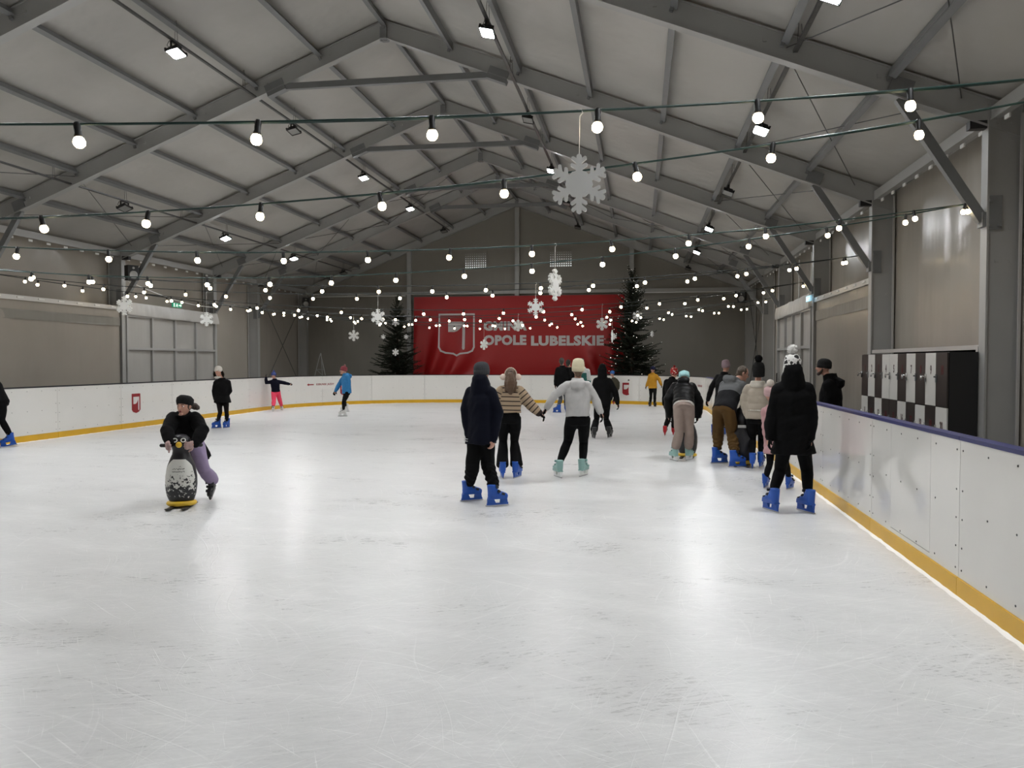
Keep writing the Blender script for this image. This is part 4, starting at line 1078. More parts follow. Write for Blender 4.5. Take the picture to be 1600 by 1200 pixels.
FABS = {}
def fab(col, rough=.85, spec=.25, kind='cloth'):
    if max(col) < .03: col = tuple(c * .5 for c in col); spec = .1
    key = (tuple(round(c, 3) for c in col), rough, kind)
    if key not in FABS:
        FABS[key] = mat('fabric_%s' % kind, col, rough, 0, spec, var=.12, vscale=14, bump=.25 if kind == 'cloth' else .12, bscale=160 if kind == 'cloth' else 60, sheen=0)
    return FABS[key]
def attr_mat(name, c1, c2, mode, a=.5, b=.3):
    """mix of two dyes along the garment ('along' is metres up the cloth)"""
    m = bpy.data.materials.new(name); m.use_nodes = True; nt = m.node_tree; bs = nt.nodes['Principled BSDF']; bs.inputs['Roughness'].default_value = .85
    bs.inputs['Specular IOR Level'].default_value = .2
    at = nt.nodes.new('ShaderNodeAttribute'); at.attribute_name = 'along'
    mx = nt.nodes.new('ShaderNodeMix'); mx.data_type = 'RGBA'; mx.inputs[6].default_value = (*c1, 1); mx.inputs[7].default_value = (*c2, 1)
    def M_(op, x, y):
        q = nt.nodes.new('ShaderNodeMath'); q.operation = op
        for i, v in enumerate((x, y)):
            if isinstance(v, (int, float)): q.inputs[i].default_value = v
            else: nt.links.new(v, q.inputs[i])
        return q.outputs[0]
    if mode == 'stripe': fac = M_('LESS_THAN', M_('FRACT', M_('DIVIDE', at.outputs['Fac'], a), 0), b)
    else: fac = M_('GREATER_THAN', at.outputs['Fac'], a)
    nt.links.new(fac, mx.inputs[0]); nt.links.new(mx.outputs[2], bs.inputs['Base Color'])
    tc = nt.nodes.new('ShaderNodeTexCoord'); n2 = nt.nodes.new('ShaderNodeTexNoise'); n2.inputs['Scale'].default_value = 150
    nt.links.new(tc.outputs['Object'], n2.inputs['Vector']); bp = nt.nodes.new('ShaderNodeBump'); bp.inputs['Strength'].default_value = .3; bp.inputs['Distance'].default_value = .01
    nt.links.new(n2.outputs[0], bp.inputs['Height']); nt.links.new(bp.outputs[0], bs.inputs['Normal'])
    return m
SKIN = mat('skin', (.50, .27, .20), .55, spec=.35, var=.06, vscale=30)
M_eye = mat('eye_white', (.75, .74, .72), .3)
M_iris = mat('eye_iris', (.02, .014, .01), .25)
M_lip = mat('lips', (.33, .08, .07), .5)
M_brow = mat('brow_hair', (.03, .018, .012), .8)
BLK = (.011, .011, .012); NAVY = (.010, .012, .028)
SKATE_COL = {'blue': (.010, .085, .43), 'mint': (.26, .44, .41), 'white': (.72, .72, .70), 'black': (.015, .015, .016), 'red': (.45, .012, .02)}
M_buckle = mat('skate_buckle', (.015, .016, .018), .4)
M_blade = mat('skate_blade', (.55, .56, .58), .25, .9)
SKM = {}
def skate_meshes(kind):
    if kind in SKM: return SKM[kind]
    m = mat('skate_' + kind, SKATE_COL[kind], .38, 0, .5, var=.06, vscale=20)
    hold = m if kind in ('blue', 'red', 'black') else mat('skate_holder_white', (.74, .75, .75), .35)
    mb = MB()
    mb.tube([(0, -.045, .135), (0, -.02, .145), (0, .06, .135), (0, .125, .118)], [.044, .05, .050, .042], 14, True, .95)
    mb.tube([(0, -.035, .12), (0, -.038, .19), (0, -.042, .255)], [.048, .050, .053], 16, False, 1.0)
    mb.tube([(0, .0, .165), (0, -.012, .205)], [.048, .048], 12, True)
    mb.box((0, .035, .095), (.074, .235, .022))
    boot = remesh(mb, 'skate', [m], .009, 3)
    mb = MB()
    for y0, y1, yb0, yb1 in ((-.09, -.015, -.095, .02), (.075, .15, .06, .165)):
        mb.add([(-.020, y0, .09), (.020, y0, .09), (.020, y1, .09), (-.020, y1, .09), (-.007, yb0, .022), (.007, yb0, .022), (.007, yb1, .022), (-.007, yb1, .022)],
               [(0, 1, 2, 3), (7, 6, 5, 4), (0, 4, 5, 1), (1, 5, 6, 2), (2, 6, 7, 3), (3, 7, 4, 0)])
    mb.box((0, .035, .028), (.013, .27, .022))
    holder = mb.mesh('blade_holder', hold)
    mb = MB(); mb.prism(ccw([(-.115, .018), (.17, .018), (.185, .012), (.178, .004), (.15, 0), (-.10, 0), (-.118, .006)]), -.0022, .0022, Matrix(((0, 0, 1, 0), (1, 0, 0, 0), (0, 1, 0, 0), (0, 0, 0, 1))))
    blade = mb.mesh('blade', M_blade)
    mb = MB()
    for y, z, w, rx in ((.10, .152, .095, -20), (.045, .185, .098, -40), (.020, .238, .112, -75)):
        mb.box((0, y, z), (w, .028, .014), Matrix.Rotation(R(rx), 3, 'X')); mb.box((w * .5, y - .008, z - .004), (.016, .035, .026), Matrix.Rotation(R(rx), 3, 'X'))
    buck = mb.mesh('buckles', M_buckle if kind != 'mint' else m)
    SKM[kind] = (boot, holder, blade, buck)
    return SKM[kind]

def hand(mb, w, d, nrm, s, curl=.5, side=1):
    """palm, four fingers with bends and a thumb leaving the side of the palm"""
    d = Vector(d).normalized(); nrm = Vector(nrm); nrm = (nrm - d * nrm.dot(d)).normalized(); lat = d.cross(nrm) * side
    w = Vector(w)
    k = w + d * .085 * s
    loft(mb, [w - d * .02, w + d * .02 * s, w + d * .055 * s, k], [lat] * 4, [nrm] * 4, [.026 * s, .033 * s, .041 * s, .040 * s], [.022 * s, .017 * s, .016 * s, .013 * s], 14, 2.2)
    for i, (o, L) in enumerate(((-.030, .060), (-.010, .076), (.010, .080), (.030, .070))):
        p = k + lat * o * s - d * .012; dd = d + lat * o * 1.5; pts = [p]; L *= s
        for j, fr in enumerate((.42, .32, .26)):
            dd = (Matrix.Rotation(curl * (.55 + .35 * j) * 1.0, 3, lat * -1 * side) @ dd) if True else dd
            if dd.dot(nrm) > 0 and j == 0 and False: pass
            p = p + dd.normalized() * L * fr; pts.append(p)
        mb.tube(pts, [.0105 * s, .0098 * s, .009 * s, .0078 * s], 8, True)
    p = w + d * .025 * s + lat * .03 * s
    t1 = p + (d * .6 + lat * .75 - nrm * .2).normalized() * .035 * s; t2 = t1 + (d * .85 + lat * .35 - nrm * .35).normalized() * .03 * s
    mb.tube([p - lat * .012, t1, t2], [.014 * s, .0115 * s, .009 * s], 8, True)

def head_shape(mb, c, fw, up, lat, s, ears=True):
    vs = []; rings, seg = 16, 22
    for i in range(rings + 1):
        th = math.pi * min(max(i, .03), rings - .03) / rings
        for k in range(seg):
            a = 2 * math.pi * k / seg
            x, y, z = math.sin(th) * math.sin(a), math.sin(th) * math.cos(a), math.cos(th)
            X, Y, Z = x * .074, y * .092, z * .114
            if z < 0:
                jw = 1 - .30 * (-z) ** 1.4; X *= jw
                if y > 0: Y = Y * (1 - .10 * (-z)) + .010 * (-z)
                else: Y *= 1 - .35 * (-z)
            if y > .55 and z > -.2: Y *= .97
            vs.append(Vector(c) + (lat * X + fw * Y + up * Z) * s)
    fs = [(i * seg + k, (i + 1) * seg + k, (i + 1) * seg + (k + 1) % seg, i * seg + (k + 1) % seg) for i in range(rings) for k in range(seg)]
    fs += [tuple(range(seg)), tuple(range(rings * seg, rings * seg + seg))[::-1]]
    mb.add(vs, fs)
    P = lambda x, y, z: Vector(c) + (lat * x + fw * y + up * z) * s
    mb.tube([P(0, .082, .018), P(0, .096, -.004), P(0, .108, -.024)], [.008 * s, .0105 * s, .0135 * s], 8, True)       # nose
    mb.tube([P(-.022, .076, .024), P(.022, .076, .024)], .011 * s, 8, True)                                            # brow
    mb.tube([P(-.018, .083, -.058), P(0, .089, -.055), P(.018, .083, -.058)], .008 * s, 8, True)                       # mouth
    mb.tube([P(-.012, .078, -.094), P(.012, .078, -.094)], .016 * s, 8, True)                                          # chin
    if ears:
        for sg in (-1, 1):
            mb.tube([P(sg * .074, -.004, .020), P(sg * .083, -.012, .004), P(sg * .075, -.003, -.026)], [.010 * s, .012 * s, .008 * s], 8, True)

def unit(v): return Vector(v).normalized()

def person(key, label, jacket, trousers, skate, hat=None, hair=None, glove=BLK, face=True, vox=.012, extra=None, curl=.55, hand_dir=None, gs=1.10, mouth_open=False, bare=None):
    P_ = POSES[key]; s = P_['s']; J = {k: Vector(P_[k]) for k in ('pv', 'sl', 'sr', 'hd', 'hl', 'hr', 'kl', 'kr', 'al', 'ar', 'el', 'er', 'wl', 'wr')}
    seed = sum(map(ord, key)); rs = np.random.RandomState(seed)
    root = empty('person', (P_['b'][0], P_['b'][1], 0), label=label, cat='person')
    sh = (J['sl'] + J['sr']) / 2; pv = J['pv']
    ls = (J['sr'] - J['sl']).normalized(); lp = (J['hr'] - J['hl']).normalized()
    spine = (sh - pv); Ls = spine.length; su = spine.normalized()
    hy = R(P_['hy']); hf0 = Vector((math.sin(hy), math.cos(hy), 0)); hl_ = Vector((math.cos(hy), -math.sin(hy), 0))
    rot = Matrix.Rotation(R(P_['hp']), 3, hl_); hf = rot @ hf0; hu = rot @ Vector((0, 0, 1))
    def axes(t):
        l = (lp * (1 - t) + ls * t); l = (l - su * l.dot(su)).normalized(); f = su.cross(l); return l, f
    fwd = axes(.6)[1]
    sH = s * (1 + .95 * max(0, 1 - s))
    def ring(t, ext=0.0):
        return pv + spine * t
    nk = sh + su * .06 * s + (J['hd'] - sh) * .12
    # ---- body: one continuous skin surface
    mb = MB()
    ts = [-.03, .05, .35, .7, .92, 1.0, 1.08]
    A = [axes(max(0, min(1, t))) for t in ts]
    loft(mb, [ring(t) for t in ts], [a[0] for a in A], [a[1] for a in A], [q * s for q in (.09, .125, .12, .14, .145, .11, .06)], [q * s for q in (.06, .08, .08, .095, .08, .065, .055)])
    mb.tube([sh - su * .02, nk, J['hd'] - hu * .05 * s], [.055 * s, .052 * s, .050 * s], 12)
    head_shape(mb, J['hd'], hf, hu, hl_, sH)
    for a, b, c in (('sl', 'el', 'wl'), ('sr', 'er', 'wr')):
        mb.tube([J[a], J[a].lerp(J[b], .5), J[b], J[b].lerp(J[c], .4), J[c]], [.050 * s, .045 * s, .037 * s, .036 * s, .026 * s], 10, True)
    for a, b, c in (('hl', 'kl', 'al'), ('hr', 'kr', 'ar')):
        mb.tube([J[a] + Vector((0, 0, .02)), J[a].lerp(J[b], .5), J[b], J[b].lerp(J[c], .35), J[c]], [.066 * s, .060 * s, .046 * s, .046 * s, .028 * s], 10, True)
        mb.tube([J[c], J[c] + Vector((0, 0, -.03))], [.035 * s, .034 * s], 8, True)
    HD = {}
    for sd, e, w, sg in (('l', 'el', 'wl', -1), ('r', 'er', 'wr', 1)):
        d = (J[w] - J[e]).normalized()
        if hand_dir and hand_dir.get(sd): d = unit(hand_dir[sd])
        nr = ls * -sg * -1 if abs(d.dot(ls)) < .8 else fwd
        HD[sd] = (J[w], d, nr, sg)
        if bare and sd in bare: hand(mb, J[w], d, nr, s, curl, sg)
        else: mb.tube([J[w], J[w] + d * .07 * s], [.027 * s, .03 * s], 8, True)
    body = inst('body', remesh(mb, 'body', [SKIN], min(vox, .010) if face else vox, 2, .4), root)
    P = lambda x, y, z: J['hd'] + (hl_ * x + hf * y + hu * z) * sH
    if face:
        Mh = Matrix((hl_, hf, hu)).transposed()
        for sg in (-1, 1):
            mb = MB(); mb.ell(P(sg * .031, .0755, .004), (.0145 * sH, .011 * sH, .0085 * sH), Mh, 10, 7); e = mb.obj('eye', M_eye, body, True)
            mb = MB(); mb.ell(P(sg * .030, .0855, .004), (.0065 * sH, .004 * sH, .0068 * sH), Mh, 8, 6); mb.obj('iris', M_iris, body, True)
            mb = MB(); mb.tube([P(sg * .014, .090, .024), P(sg * .030, .090, .029), P(sg * .046, .080, .024)], [.003 * sH, .0045 * sH, .0028 * sH], 6, True); mb.obj('eyebrow', M_brow, body, True)
        mb = MB(); mb.ell(P(0, .089, -.057), (.019 * sH, .0075 * sH, (.011 if mouth_open else .006) * sH), Mh, 12, 7); mb.obj('mouth', M_lip if not mouth_open else mat('open_mouth', (.20, .03, .035), .5), body, True)
    # ---- trousers
    tr = dict(th=.012, flare=0.0, bunch=0.0, knee=0.0, seat=0.0); tr.update(trousers)
    mb = MB(); th = tr['th']
    ts = [-.14, .02, .18, .26]; A = [axes(0)] * 4
    loft(mb, [ring(t) for t in ts], [a[0] for a in A], [a[1] for a in A], [q * s + th for q in (.13, .152, .148, .135)], [q * s + th + tr['seat'] for q in (.085, .108, .098, .088)])
    for a, b, c in (('hl', 'kl', 'al'), ('hr', 'kr', 'ar')):
        end = J[c].lerp(J[b], (tr.get('end', .0 if tr['flare'] else .03) * s) / (J[c] - J[b]).length)
        mb.tube([J[a] + Vector((0, 0, .03)), J[a].lerp(J[b], .35), J[a].lerp(J[b], .75), J[b], J[b].lerp(end, .35), J[b].lerp(end, .75), end],
                [.085 * s + th, .080 * s + th, .062 * s + th + tr['knee'] * .5, .053 * s + th + tr['knee'], .055 * s + th + tr['knee'] * .7 + tr['flare'] * .3, .045 * s + th + tr['flare'] * .7 + tr['knee'] * .4, .036 * s + th * .6 + tr['flare'] * 1.15], 14)
    me = remesh(mb, 'trousers', [fab(tr['col'], kind=tr.get('kind', 'cloth'))], vox, 3)
    c = coords(me); n = normals(me)
    dl, al = seg_param(c, [J['hl'], J['kl'], J['al']]); dr, ar = seg_param(c, [J['hr'], J['kr'], J['ar']])
    al = np.where(dl < dr, al, ar)
    d = folds(c, rs, .004 + .25 * tr['knee'] * .3, 22)
    if tr['bunch']:
        wgt = np.clip((al - .40 * s) / (.3 * s), 0, 1)
        d += wgt * tr['bunch'] * np.sin(al * 95 + 2.5 * np.sin(c[:, 0] * 25 + c[:, 1] * 31))
    setco(me, c + n * d[:, None]); inst('trousers', me, root)
    # ---- jacket
    jk = dict(th=.022, hem=.05, flare=.0, puff=0.0, quilt=.085, fold=.006, sleeve=1.0, collar=.03, hood=None, tone=None, stripe=None, wide=1.0); jk.update(jacket)
    mb = MB(); th = jk['th']
    hip_dn = ((J['kl'] + J['kr']) / 2 - pv).normalized()
    low = []
    if jk['hem'] > 0:
        for q in (1.0, .66, .33): low.append((pv + hip_dn * jk['hem'] * q, .158 * s + th + jk['flare'] * q, .118 * s + th + jk['flare'] * q * .8))
    ts = [max(-.02, -jk['hem'] / Ls if jk['hem'] < 0 else 0), .22, .45, .7, .88, .97, 1.04]
    rx = (.156, .150, .147, .156, .150, .118, .080); ry = (.118, .110, .108, .115, .100, .082, .068)
    cs = [q[0] for q in low] + [ring(t) for t in ts]
    A = [axes(0)] * len(low) + [axes(max(0, min(1, t))) for t in ts]
    RX = [q[1] for q in low] + [q * s * jk['wide'] + th for q in rx]; RY = [q[2] for q in low] + [q * s * jk['wide'] + th for q in ry]
    loft(mb, cs, [a[0] for a in A], [a[1] for a in A], RX, RY)
    # shoulders and collar
    mb.tube([J['sl'], sh, J['sr']], [.046 * s + th, .058 * s + th, .046 * s + th], 14, True)
    mb.tube([sh - su * .02, nk + su * jk['collar']], [.075 * s + th * .8, .066 * s + th * .8], 16)
    for a, b, e in (('sl', 'el', 'wl'), ('sr', 'er', 'wr')):
        w = J[e]; k = jk['sleeve']
        mb.tube([J[a], J[a].lerp(J[b], .45), J[b], J[b].lerp(w, .5), w.lerp(J[b], .02)],
                [(.049 * s + th) * k, (.048 * s + th) * k, (.042 * s + th) * k, (.038 * s + th) * k, (.032 * s + th * .7) * k], 14, True)
    if jk['hood'] == 'down':
        cc = sh + su * .03 * s - fwd * (.10 * s + th)
        loft(mb, [cc - su * .10 * s + fwd * .04, cc - su * .05 * s, cc + su * .03 * s, cc + su * .07 * s + fwd * .05 * s], [ls] * 4, [fwd] * 4, [.05 * s, .105 * s, .115 * s, .09 * s], [.03 * s, .050 * s, .055 * s, .03 * s])
    if jk['hood'] == 'up':
        mb.tube([sh, J['hd'] - hu * .05 * s - hf * .02 * s, J['hd'] + hu * .0 * s - hf * .025 * s, J['hd'] + hu * .05 * s - hf * .03 * s], [.11 * s, .108 * s, .11 * s, .085 * s], 18, True)
    if jk['hood'] == 'high':
        hz = jk.get('hoodz', .045); mb.tube([sh, J['hd'] - hu * (hz + .055) * s - hf * .035 * s, J['hd'] - hu * hz * s - hf * .045 * s], [.13 * s, .125 * s, .108 * s], 18, True)
    nm = jk.get('name', 'jacket')
    if jk['stripe']: m = attr_mat('striped_knit', jk['col'], jk['stripe'], 'stripe', .062, .24)
    elif jk['tone']: m = attr_mat('two_tone_shell', jk['col'], jk['tone'][0], 'tone', jk['tone'][1])
    else: m = fab(jk['col'], jk.get('rough', .85), kind=jk.get('kind', 'cloth'))
    me = remesh(mb, nm, [m], vox, 3)
    c = coords(me); n = normals(me)
    dt, at_ = seg_param(c, [pv + hip_dn * max(0, jk['hem']), pv, sh + su * .1])
    at_ = at_ - max(0, jk['hem'])
    dl, al = seg_param(c, [J['sl'], J['el'], J['wl']]); dr, ar = seg_param(c, [J['sr'], J['er'], J['wr']])
    da = np.minimum(dl, dr); aa = np.where(dl < dr, al, ar)
    arm = (da < dt * .62)
    along = np.where(arm, aa + .028, at_)
    d = folds(c, rs, jk['fold'], 17) + folds(c, rs, jk['fold'] * .4, 45)
    if jk['puff']:
        d += jk['puff'] * (np.abs(np.sin(math.pi * along / jk['quilt'])) ** .7 - .6)
    setco(me, c + n * d[:, None])
    if jk['stripe'] or jk['tone']:
        if jk['tone']: along = np.where(arm, np.where(aa < .30 * s, 9, -9), at_ - .25 * (c @ np.array(fwd)) * 0)
        a = me.attributes.new('along', 'FLOAT', 'POINT'); a.data.foreach_set('value', along.astype('f'))
    jo = inst(nm, me, root)
    if jk.get('label'): jo['label'] = jk['label']
    # cuffs / hem band
    if jk.get('band'):
        mb = MB(); q = pv + hip_dn * (jk['hem'] - .03) ; a = axes(0)
        loft(mb, [q - su * .011, q + su * .011], [a[0]] * 2, [a[1]] * 2, [.158 * s + th + jk['flare'] + .006] * 2, [.118 * s + th + jk['flare'] * .8 + .006] * 2)
        mb.obj('hem_band', fab(jk['band']), root, True)
    # ---- gloves
    if glove is not None:
        for sd in 'lr':
            if bare and sd in bare: continue
            w, d, nr, sg = HD[sd]; mb = MB(); hand(mb, w, d, nr, s * gs, curl, sg)
            mb.tube([w - d * .05 * s, w + d * .01 * s], [.033 * s * gs, .032 * s * gs], 10)
            inst('glove', remesh(mb, 'glove', [fab(glove)], .0075, 1, .4), root)
    # ---- hat and hair
    if hair:
        mb = MB(); hk = hair.get('kind', 'short')
        if hk in ('short', 'pony', 'bun'):
            Mh = Matrix((hl_, hf, hu)).transposed()
            mb.ell(P(0, -.014, .022), (.081 * sH, .088 * sH, .103 * sH), Mh, 18, 12)
            if hk == 'short': mb.tube([P(0, -.04, -.02), P(0, -.05, -.06)], [.062 * sH, .05 * sH], 12, True)
        if hk == 'pony':
            mb.tube([P(0, -.08, .06), P(.0, -.125, .04), P(.01, -.145, -.05), P(-.01, -.135, -.15), P(0, -.11, -.23)], [.03 * sH, .04 * sH, .055 * sH, .06 * sH, .035 * sH], 12, True)
            mb.tube([P(.04, -.06, .02), P(.06, -.10, -.08), P(.06, -.11, -.19)], [.03 * sH, .035 * sH, .02 * sH], 10, True)
            mb.tube([P(-.04, -.06, .02), P(-.06, -.10, -.08), P(-.065, -.11, -.19)], [.03 * sH, .035 * sH, .02 * sH], 10, True)
        if hk == 'bun':
            mb.tube([P(-.05, -.07, .0), P(-.075, -.11, -.005), P(-.085, -.14, -.02)], [.03 * sH, .046 * sH, .035 * sH], 12, True)
        me = remesh(mb, 'hair', [mat('hair', hair['col'], .55, var=.3, vscale=60, bump=.5, bscale=90)], .008, 1)
        c = coords(me); n = normals(me); d = .003 * np.sin(c[:, 0] * 330 + 3 * np.sin(c[:, 2] * 30)) + folds(c, rs, .003, 60)
        setco(me, c + n * d[:, None]); inst('hair', me, root)
    if hat:
        hk = hat.get('kind', 'beanie')
        tilt = Matrix.Rotation(R(hat.get('tilt', 14)), 3, hl_); tu = tilt @ hu; tf = tilt @ hf
        M = Matrix((hl_, tf, tu)).transposed().to_4x4(); M.translation = P(0, -.006, .0)
        M = M @ Matrix.Scale(sH, 4)
        top = hat.get('top', .135)
        if hk == 'beret': prof = [(.084, .010), (.090, .022), (.099, .055), (.097, .095), (.066, .126), (.02, .134)]
        else: prof = [(.080, -.012 - hat.get('low', 0)), (.090, -.008 - hat.get('low', 0) * .9), (.094, .04), (.0905, .044), (.091, .055), (.088, .085), (.073, top - .025), (.045, top - .006), (.012, top)]
        mb = MB(); mb.lathe(prof, 26, M, 1.0, 1.14)
        me = mb.mesh('hat', [hat_mat(hat)], True); ho = inst('hat', me, root)
        if hk == 'beret':
            pass
        if hat.get('pom'):
            mb = MB(); r = hat.get('pomr', .05); pc = M @ Vector((0, 0, top + r * .75))
            for q in range(260):
                v = Vector(rs.normal(size=3)).normalized(); a = v.orthogonal().normalized() * .004; b = v.cross(a)
                o0 = pc + v * r * .45 * s; e = pc + v * r * rs.uniform(.92, 1.08) * s
                mb.add([o0 + a * 2, o0 - a - b * 2, o0 - a + b * 2, e + a * 1.5, e - a - b * 1.5, e - a + b * 1.5], [(3, 4, 5), (0, 1, 4, 3), (1, 2, 5, 4), (2, 0, 3, 5)])
            mb.ell(pc, (r * .9 * sH,) * 3, None, 12, 8)
            mb.obj('pompom', fab(hat['pom']), ho)
    # ---- skates
    if skate:
        boot, holder, blade, buck = skate_meshes(skate)
        for f in P_['ft']:
            gx, gy, gz, yaw, pit, lift = f
            M = Matrix.Translation((gx, gy, lift)) @ Matrix.Rotation(R(-yaw), 4, 'Z') @ Matrix.Rotation(R(pit), 4, 'X') @ Matrix.Scale(s * 1.03, 4)
            b = inst('skate', boot, root, M=M)
            inst('blade_holder', holder, b); inst('blade', blade, b); inst('buckles', buck, b)
    if not skate:
        for f in P_['ft']:
            Rz = Matrix.Rotation(R(-f[3]), 3, 'Z'); g = Vector((f[0], f[1], 0)); mb = MB()
            mb.tube([g + Rz @ Vector((0, -.06, .055)), g + Rz @ Vector((0, .05, .05)), g + Rz @ Vector((0, .15, .04))], [.05, .048, .038], 12, True, .9, (0, 0, 1))
            mb.tube([g + Rz @ Vector((0, -.04, .05)), g + Rz @ Vector((0, -.04, .2))], [.045, .05], 12)
            inst('boot', remesh(mb, 'boot', [fab((.02, .02, .02))], .012, 2), root)
    if extra: extra(root, J, P, sH, hl_, hf, hu, dict(sh=sh, pv=pv, su=su, fwd=fwd, ls=ls, nk=nk))
    return root

HM = {}
def hat_mat(h):
    k = str(h.get('col')) + str(h.get('pat'))
    if k not in HM:
        if h.get('pat'):
            m = bpy.data.materials.new('patterned_knit'); m.use_nodes = True; nt = m.node_tree; b = nt.nodes['Principled BSDF']; b.inputs['Roughness'].default_value = .9
            tc = nt.nodes.new('ShaderNodeTexCoord'); v = nt.nodes.new('ShaderNodeTexVoronoi'); v.inputs['Scale'].default_value = h.get('pscale', 26); v.feature = h.get('feat', 'DISTANCE_TO_EDGE')
            nt.links.new(tc.outputs['Object'], v.inputs['Vector'])
            g = nt.nodes.new('ShaderNodeMath'); g.operation = 'LESS_THAN'; g.inputs[1].default_value = h.get('pth', .13); nt.links.new(v.outputs['Distance'], g.inputs[0])
            mx = nt.nodes.new('ShaderNodeMix'); mx.data_type = 'RGBA'; mx.inputs[6].default_value = (*h['col'], 1); mx.inputs[7].default_value = (*h['pat'], 1)
            nt.links.new(g.outputs[0], mx.inputs[0]); nt.links.new(mx.outputs[2], b.inputs['Base Color'])
        else:
            m = bpy.data.materials.new('rib_knit'); m.use_nodes = True; nt = m.node_tree; b = nt.nodes['Principled BSDF']; b.inputs['Roughness'].default_value = .9
            b.inputs['Base Color'].default_value = (*h['col'], 1); b.inputs['Specular IOR Level'].default_value = .2
            tc = nt.nodes.new('ShaderNodeTexCoord'); w = nt.nodes.new('ShaderNodeTexNoise'); w.inputs['Scale'].default_value = 1.0
            mp = nt.nodes.new('ShaderNodeMapping'); mp.inputs['Scale'].default_value = (150, 150, 12); nt.links.new(tc.outputs['Object'], mp.inputs['Vector']); nt.links.new(mp.outputs[0], w.inputs['Vector'])
            bp = nt.nodes.new('ShaderNodeBump'); bp.inputs['Strength'].default_value = .6; bp.inputs['Distance'].default_value = .01; nt.links.new(w.outputs[0], bp.inputs['Height']); nt.links.new(bp.outputs[0], b.inputs['Normal'])
        HM[k] = m
    return HM[k]

# extras ------------------------------------------------------------------
def earmuffs(root, J, P, s, l, f, u, X):
    mb = MB(); mb.tube([P(.088 * math.sin(R(a)), -.01, .012 + .118 * math.cos(R(a))) for a in range(-88, 89, 16)], .009 * s, 8, True); band = mb.obj('earmuffs', fab((.62, .5, .42)), root, True)
    for sg in (-1, 1):
        mb = MB(); mb.tube([P(sg * .075, -.005, .0), P(sg * .108, -.008, .0)], [.042 * s, .046 * s], 14, True); mb.obj('ear_pad', fab((.70, .58, .50)), band, True)
    mb = MB(); mb.tube([P(0, -.085, .06), P(0, -.105, .052)], .033 * s, 12, True); mb.obj('hair_tie', fab((.05, .03, .02)), root, True)
def fur_hood(root, J, P, s, l, f, u, X):
    mb = MB(); rs = random.Random(3)
    ringp = [P(.105 * math.cos(R(a)), -.03 + .03 * math.sin(R(a)), -.075 + .10 * math.sin(R(a))) for a in range(-40, 221, 13)]
    mb.tube(ringp, .032 * s, 10, True)
    core = mb.obj('fur_hood', fab((.025, .018, .014)), root, True)
    mb = MB()
    for p in ringp:
        for q in range(26):
            v = Vector((rs.gauss(0, 1), rs.gauss(0, 1), rs.gauss(0, 1))).normalized(); a = v.orthogonal().normalized() * .004
            mb.add([p + a, p - a, p + v * .062 * s], [(0, 1, 2)])
    o = mb.obj('fur', fab((.03, .022, .017)), core); tag(o, kind='stuff')
    mb = MB(); mb.tube([P(.07 * math.cos(R(a)), .015 + .055 * math.sin(R(a)), -.150) for a in range(0, 361, 24)], .028 * s, 10); mb.obj('scarf', fab((.62, .60, .56)), root, True)
def glasses(root, J, P, s, l, f, u, X):
    mb = MB()
    for sg in (-1, 1):
        mb.tube([P(sg * .031 + .02 * math.cos(R(a)), .093, .004 + .016 * math.sin(R(a))) for a in range(0, 361, 30)], .0022 * s, 5)
        mb.tube([P(sg * .052, .092, .008), P(sg * .078, .0, .012)], .002 * s, 5)
    mb.tube([P(-.011, .095, .006), P(.011, .095, .006)], .002 * s, 5)
    mb.obj('glasses', M_black, root)
def beard(root, J, P, s, l, f, u, X):
    mb = MB(); mb.tube([P(-.070, .008, -.02), P(-.060, .030, -.062), P(-.036, .058, -.088), P(0, .072, -.098), P(.036, .058, -.088), P(.060, .030, -.062), P(.070, .008, -.02)], [.010 * s, .018 * s, .024 * s, .027 * s, .024 * s, .018 * s, .010 * s], 10, True)
    mb.tube([P(-.026, .086, -.045), P(0, .096, -.040), P(.026, .086, -.045)], .006 * s, 6, True)
    me = remesh(mb, 'beard', [mat('beard_hair', (.035, .02, .014), .8, bump=.6, bscale=120)], .006, 1); inst('beard', me, root)
def hem_shirt(root, J, P, s, l, f, u, X):
    mb = MB(); q = X['pv'] + X['su'] * .02
    loft(mb, [q - X['su'] * .035, q + X['su'] * .05], [X['ls']] * 2, [X['fwd']] * 2, [.178 * s, .17 * s], [.140 * s, .128 * s]); mb.obj('shirt_hem', fab((.6, .58, .55)), root, True)
def fur_collar(root, J, P, s, l, f, u, X):
    mb = MB(); c0 = X['sh'] + X['su'] * .045 * s
    for dz, rr in ((.01, .088), (.045, .080)): mb.tube([c0 + X['su'] * dz + X['ls'] * rr * s * math.cos(R(a)) + X['fwd'] * rr * .95 * s * math.sin(R(a)) for a in range(0, 361, 24)], .040 * s, 10)
    me = remesh(mb, 'collar', [fab((.52, .49, .43))], .012, 2); inst('collar', me, root)
    q = X['pv'] + X['su'] * .14 - X['fwd'] * (.125 * s + .034)
    mb = MB()
    for k in range(9): mb.ell(q + X['ls'] * (-.10 + k * .025), (.011, .006, .009), None, 8, 5)
    mb.obj('back_trim', fab((.72, .70, .66)), root, True)
def ear_flaps(root, J, P, s, l, f, u, X):
    for sg in (-1, 1):
        mb = MB(); mb.tube([P(sg * .082, -.01, .0), P(sg * .088, -.015, -.05), P(sg * .07, .0, -.12)], [.035 * s, .034 * s, .012 * s], 10, True, .55); mb.obj('ear_flap', fab((.70, .69, .67)), root, True)
